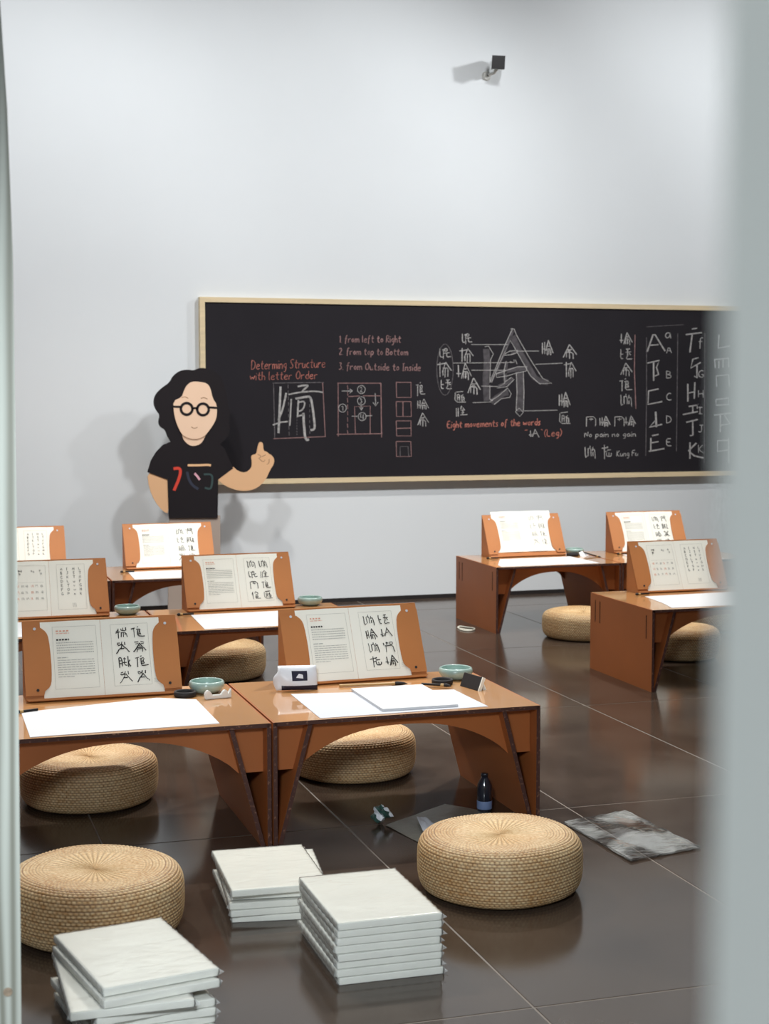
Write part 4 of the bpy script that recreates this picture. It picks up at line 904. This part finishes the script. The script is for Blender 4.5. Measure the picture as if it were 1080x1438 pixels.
# ------------------------------------------------------------------ stacks of shrink-wrapped pads
def pad_mesh(w_, l, t, seed):
    random.seed(seed)
    bm = bmesh.new(); bx(bm, -w_/2, w_/2, -l/2, l/2, 0, t); 
    bmesh.ops.bevel(bm, geom=list(bm.edges), offset=.0015, segments=1, affect='EDGES')
    me = bpy.data.meshes.new('pad'); bm.to_mesh(me); bm.free(); me.materials.append(M['padw'])
    # film shell with crinkled faces and frayed seams at the short ends
    bm = bmesh.new(); e = .0012; nx, ny = 26, 34; T_, B_ = {}, {}
    ph = [random.uniform(0, 6) for _ in range(6)]
    for i in range(nx+1):
        for j in range(ny+1):
            x = -w_/2-e+(w_+2*e)*i/nx; y = -l/2-e+(l+2*e)*j/ny
            edge_ = i in (0, nx) or j in (0, ny)
            zr = e*.5+.0004*(1+math.sin(x*26+y*19+ph[0])*math.sin(x*13-y*17+ph[1]))
            if edge_: zr = e*.4
            dx = .0016*math.sin(y*160+ph[2]) if i in (0, nx) else 0; dy = .0016*math.sin(x*190+ph[3]) if j in (0, ny) else 0
            T_[i, j] = bm.verts.new((x+dx, y+dy, t+zr)); B_[i, j] = bm.verts.new((x+dx, y+dy, .0002))
    for i in range(nx):
        for j in range(ny): bm.faces.new((T_[i, j], T_[i+1, j], T_[i+1, j+1], T_[i, j+1]))
    bd = [(i, 0) for i in range(nx)]+[(nx, j) for j in range(ny)]+[(i, ny) for i in range(nx, 0, -1)]+[(0, j) for j in range(ny, 0, -1)]
    mid = {k: bm.verts.new(((T_[k].co+B_[k].co)/2)+Vector((T_[k].co.x, T_[k].co.y, 0)).normalized()*random.uniform(.0005, .003)) for k in bd}
    for a, b in zip(bd, bd[1:]+bd[:1]):
        bm.faces.new((T_[a], mid[a], mid[b], T_[b])); bm.faces.new((mid[a], B_[a], B_[b], mid[b]))
    for sx, sy in ((1, -1), (1, 1), (-1, -1)):       # corner ears
        c = Vector((sx*w_/2, sy*l/2, t*.5)); k = random.uniform(.006, .016)
        a = bm.verts.new(c+Vector((sx*.001, -sy*.02, t*.35))); b = bm.verts.new(c+Vector((sx*k, sy*.002, random.uniform(-.3, .3)*t))); d = bm.verts.new(c+Vector((-sx*.002, sy*.003, -t*.3))); f = bm.verts.new(c+Vector((sx*k*.5, -sy*.012, -t*.2)))
        bm.faces.new((a, b, d)); bm.faces.new((a, b, f))
    for f in bm.faces: f.smooth = True
    mw = bpy.data.meshes.new('wrapper'); bm.to_mesh(mw); bm.free(); mw.materials.append(M['film'])
    return me, mw
PM = [pad_mesh(.283, .405, .0185, 100+k) for k in range(4)]
def stack(cx, cy, rz, n, offs, where, group, top=None):
    z = 0
    names = {0: 'bottom'}
    ordn = ['lowest', 'second from the bottom', 'third from the bottom', 'fourth from the bottom', 'fifth from the bottom', 'sixth from the bottom', 'seventh from the bottom', 'eighth from the bottom', 'ninth from the bottom']
    for k in range(n):
        dx, dy, da = offs[k] if k < len(offs) else (0, 0, 0)
        pm, wm = PM[(k*3+n) % 4]
        e = empty('wrapped_pad', (cx+dx, cy+dy, z+.0003), math.radians(rz+da))
        pos = 'topmost' if k == n-1 else ordn[k]
        tag(e, 'white wrapped pad, %s of the %s' % (pos, where), 'pad', group)
        for nm, me in (('pad', pm), ('wrapper', wm)):
            o = bpy.data.objects.new(nm, me); COL.objects.link(o); o.parent = e
        z += .0205
stack(1.200, 3.985, -.5, 8, [(.004, -.002, 0), (-.003, 0, .5), (.002, .003, -.4), (0, -.003, .3), (-.004, .002, 0), (.002, 0, -.6), (0, .003, .4), (0, 0, .6)], 'tall middle stack beside the straw cushion', 'tall middle stack of pads')
stack(1.045, 4.51, -6, 5, [(.022, .0, -3), (.0, 0, 2), (.004, .0, 0), (.020, .018, -2), (-.002, -.005, 3)], 'short stack in front of the desks', 'short stack of pads')
stack(.522, 3.725, 8, 8, [(.0, .0, 0), (.01, 0, -3), (-.005, .0, 2), (.02, .01, -6), (.0, .0, 0), (-.03, -.02, -8), (.004, .0, 3), (.008, .02, 2.5)], 'lower left stack', 'lower left stack of pads')

# ------------------------------------------------------------------ litter on the floor
def crumple(name, corners, m, n=22, amp=.008, seed=1, label='', cat='bag', layers=2, fold=None):
    random.seed(seed); c = [Vector((p.x, p.y, 0)) for p in corners]; ctr = sum(c, Vector())/4
    bm = bmesh.new(); ph = [random.uniform(0, 6) for _ in range(8)]
    for L_ in range(layers):
        G = {}
        for i in range(n+1):
            for j in range(n+1):
                u, v = i/n, j/n; p = c[0]*(1-u)*(1-v)+c[1]*u*(1-v)+c[2]*u*v+c[3]*(1-u)*v
                e = math.sin(math.pi*u)*math.sin(math.pi*v)
                z = .002+L_*.005+(amp*(.5+L_))*(abs(math.sin(2.2*u+4*v+ph[0]))*abs(math.sin(4*u-2*v+ph[1]))+.22*abs(math.sin(9*u+2*v+ph[2])))*(.3+.7*e)
                G[i, j] = bm.verts.new(p-ctr+Vector((0, 0, z)))
        for i in range(n):
            for j in range(n): bm.faces.new((G[i, j], G[i+1, j], G[i+1, j+1], G[i, j+1]))
    if fold:       # heat-sealed rims catch the light
        rim = [c[0], c[1], c[2], c[3], c[0]]
        for a, b in zip(rim, rim[1:]):
            tube(bm, [a.lerp(b, k/12)-ctr+Vector((jit(.003), jit(.003), .006+.003*math.sin(k*2.1))) for k in range(13)], .0022, 5)
        for f in bm.faces:
            if len(f.verts) == 5: f.smooth = False
    o = build(name, bm, m, smooth=True); o.location = ctr; return tag(o, label, cat)
crumple('plastic_bag', pxs([(792, 1157), (878, 1141), (983, 1192), (886, 1211)], 0), 'bagfilm', n=26, amp=.008, seed=3, label='empty clear plastic bag lying on the floor right of the nearest straw cushion', layers=2, fold=True)
crumple('grey_bag', pxs([(541, 1160), (625, 1130), (690, 1142), (600, 1190)], 0), 'bagcloth', n=18, amp=.012, seed=5, label='flat dull grey bag on the floor under the nearest right desk', layers=1)
crumple('tissue', pxs([(585, 1150), (598, 1150), (612, 1162), (594, 1170)], .012), 'paper2', n=8, amp=.02, seed=6, label='small pale scrap lying on the grey bag under the desk', cat='tissue', layers=1).location.z = .016
# crumpled green and white wrapper
random.seed(9); bm = bmesh.new(); bmesh.ops.create_icosphere(bm, subdivisions=3, radius=.03)
for v in bm.verts:
    s = 1+.35*math.sin(v.co.x*150+1)*math.sin(v.co.y*130)+.25*math.sin(v.co.z*170+v.co.x*90); v.co *= s*random.uniform(.9, 1.1); v.co.z = v.co.z*.9
mn = min(v.co.z for v in bm.verts)
for v in bm.verts: v.co.z -= mn
for f in bm.faces:
    if math.sin(f.calc_center_median().x*120+f.calc_center_median().z*90) > .1: f.material_index = 1
o = build('crumpled_wrapper', bm, ['green', 'wipe']); p = U(535, 1157, 0); o.location = (p.x, p.y, 0); tag(o, 'small crumpled green and white wrapper on the dark floor under the desks', 'wrapper')
# bottle
bt = empty('water_bottle', (2.02, 5.24, 0)); bt.scale = (.85, .85, .72); tag(bt, 'dark plastic bottle standing under the right end of the nearest desk', 'bottle')
bm = bmesh.new(); lathe(bm, [(0, 0), (.028, 0), (.032, .004), (.032, .12), (.030, .14), (.016, .17), (.014, .178), (0, .178)], 28); build('body', bm, 'bottle', bt, smooth=True)
bm = bmesh.new(); lathe(bm, [(.0325, .015), (.0328, .016), (.0328, .055), (.0325, .056)], 28); build('label_band', bm, 'label', bt, smooth=True)
bm = bmesh.new(); lathe(bm, [(0, .195), (.014, .195), (.0155, .193), (.0155, .179), (0, .179)], 24); build('cap', bm, 'bottle', bt, smooth=True)
# white cable loop
bm = bmesh.new(); q = pxs([(663, 885), (652, 884), (642, 882), (645, 879), (656, 881), (667, 882), (666, 885), (655, 886), (646, 884)], .004)
tube(bm, smoothpoly([tuple(p) for p in q], 2, False), .0045, 6); ctr = U(655, 883, 0); bmesh.ops.translate(bm, vec=-ctr, verts=bm.verts)
o = build('cable_loop', bm, 'cable', smooth=True); o.location = ctr; tag(o, 'loop of white cable on the floor at the foot of the back-row desk', 'cable')
# white socket box at the figure's feet
o = box('socket_box', 0, .04, 0, .04, 0, .02, 'porcelain', bevel=.002); p = U(247, 859, 0); o.location = (p.x, p.y-.1, 0); tag(o, 'tiny white box on the floor by the feet of the painted figure', 'box')
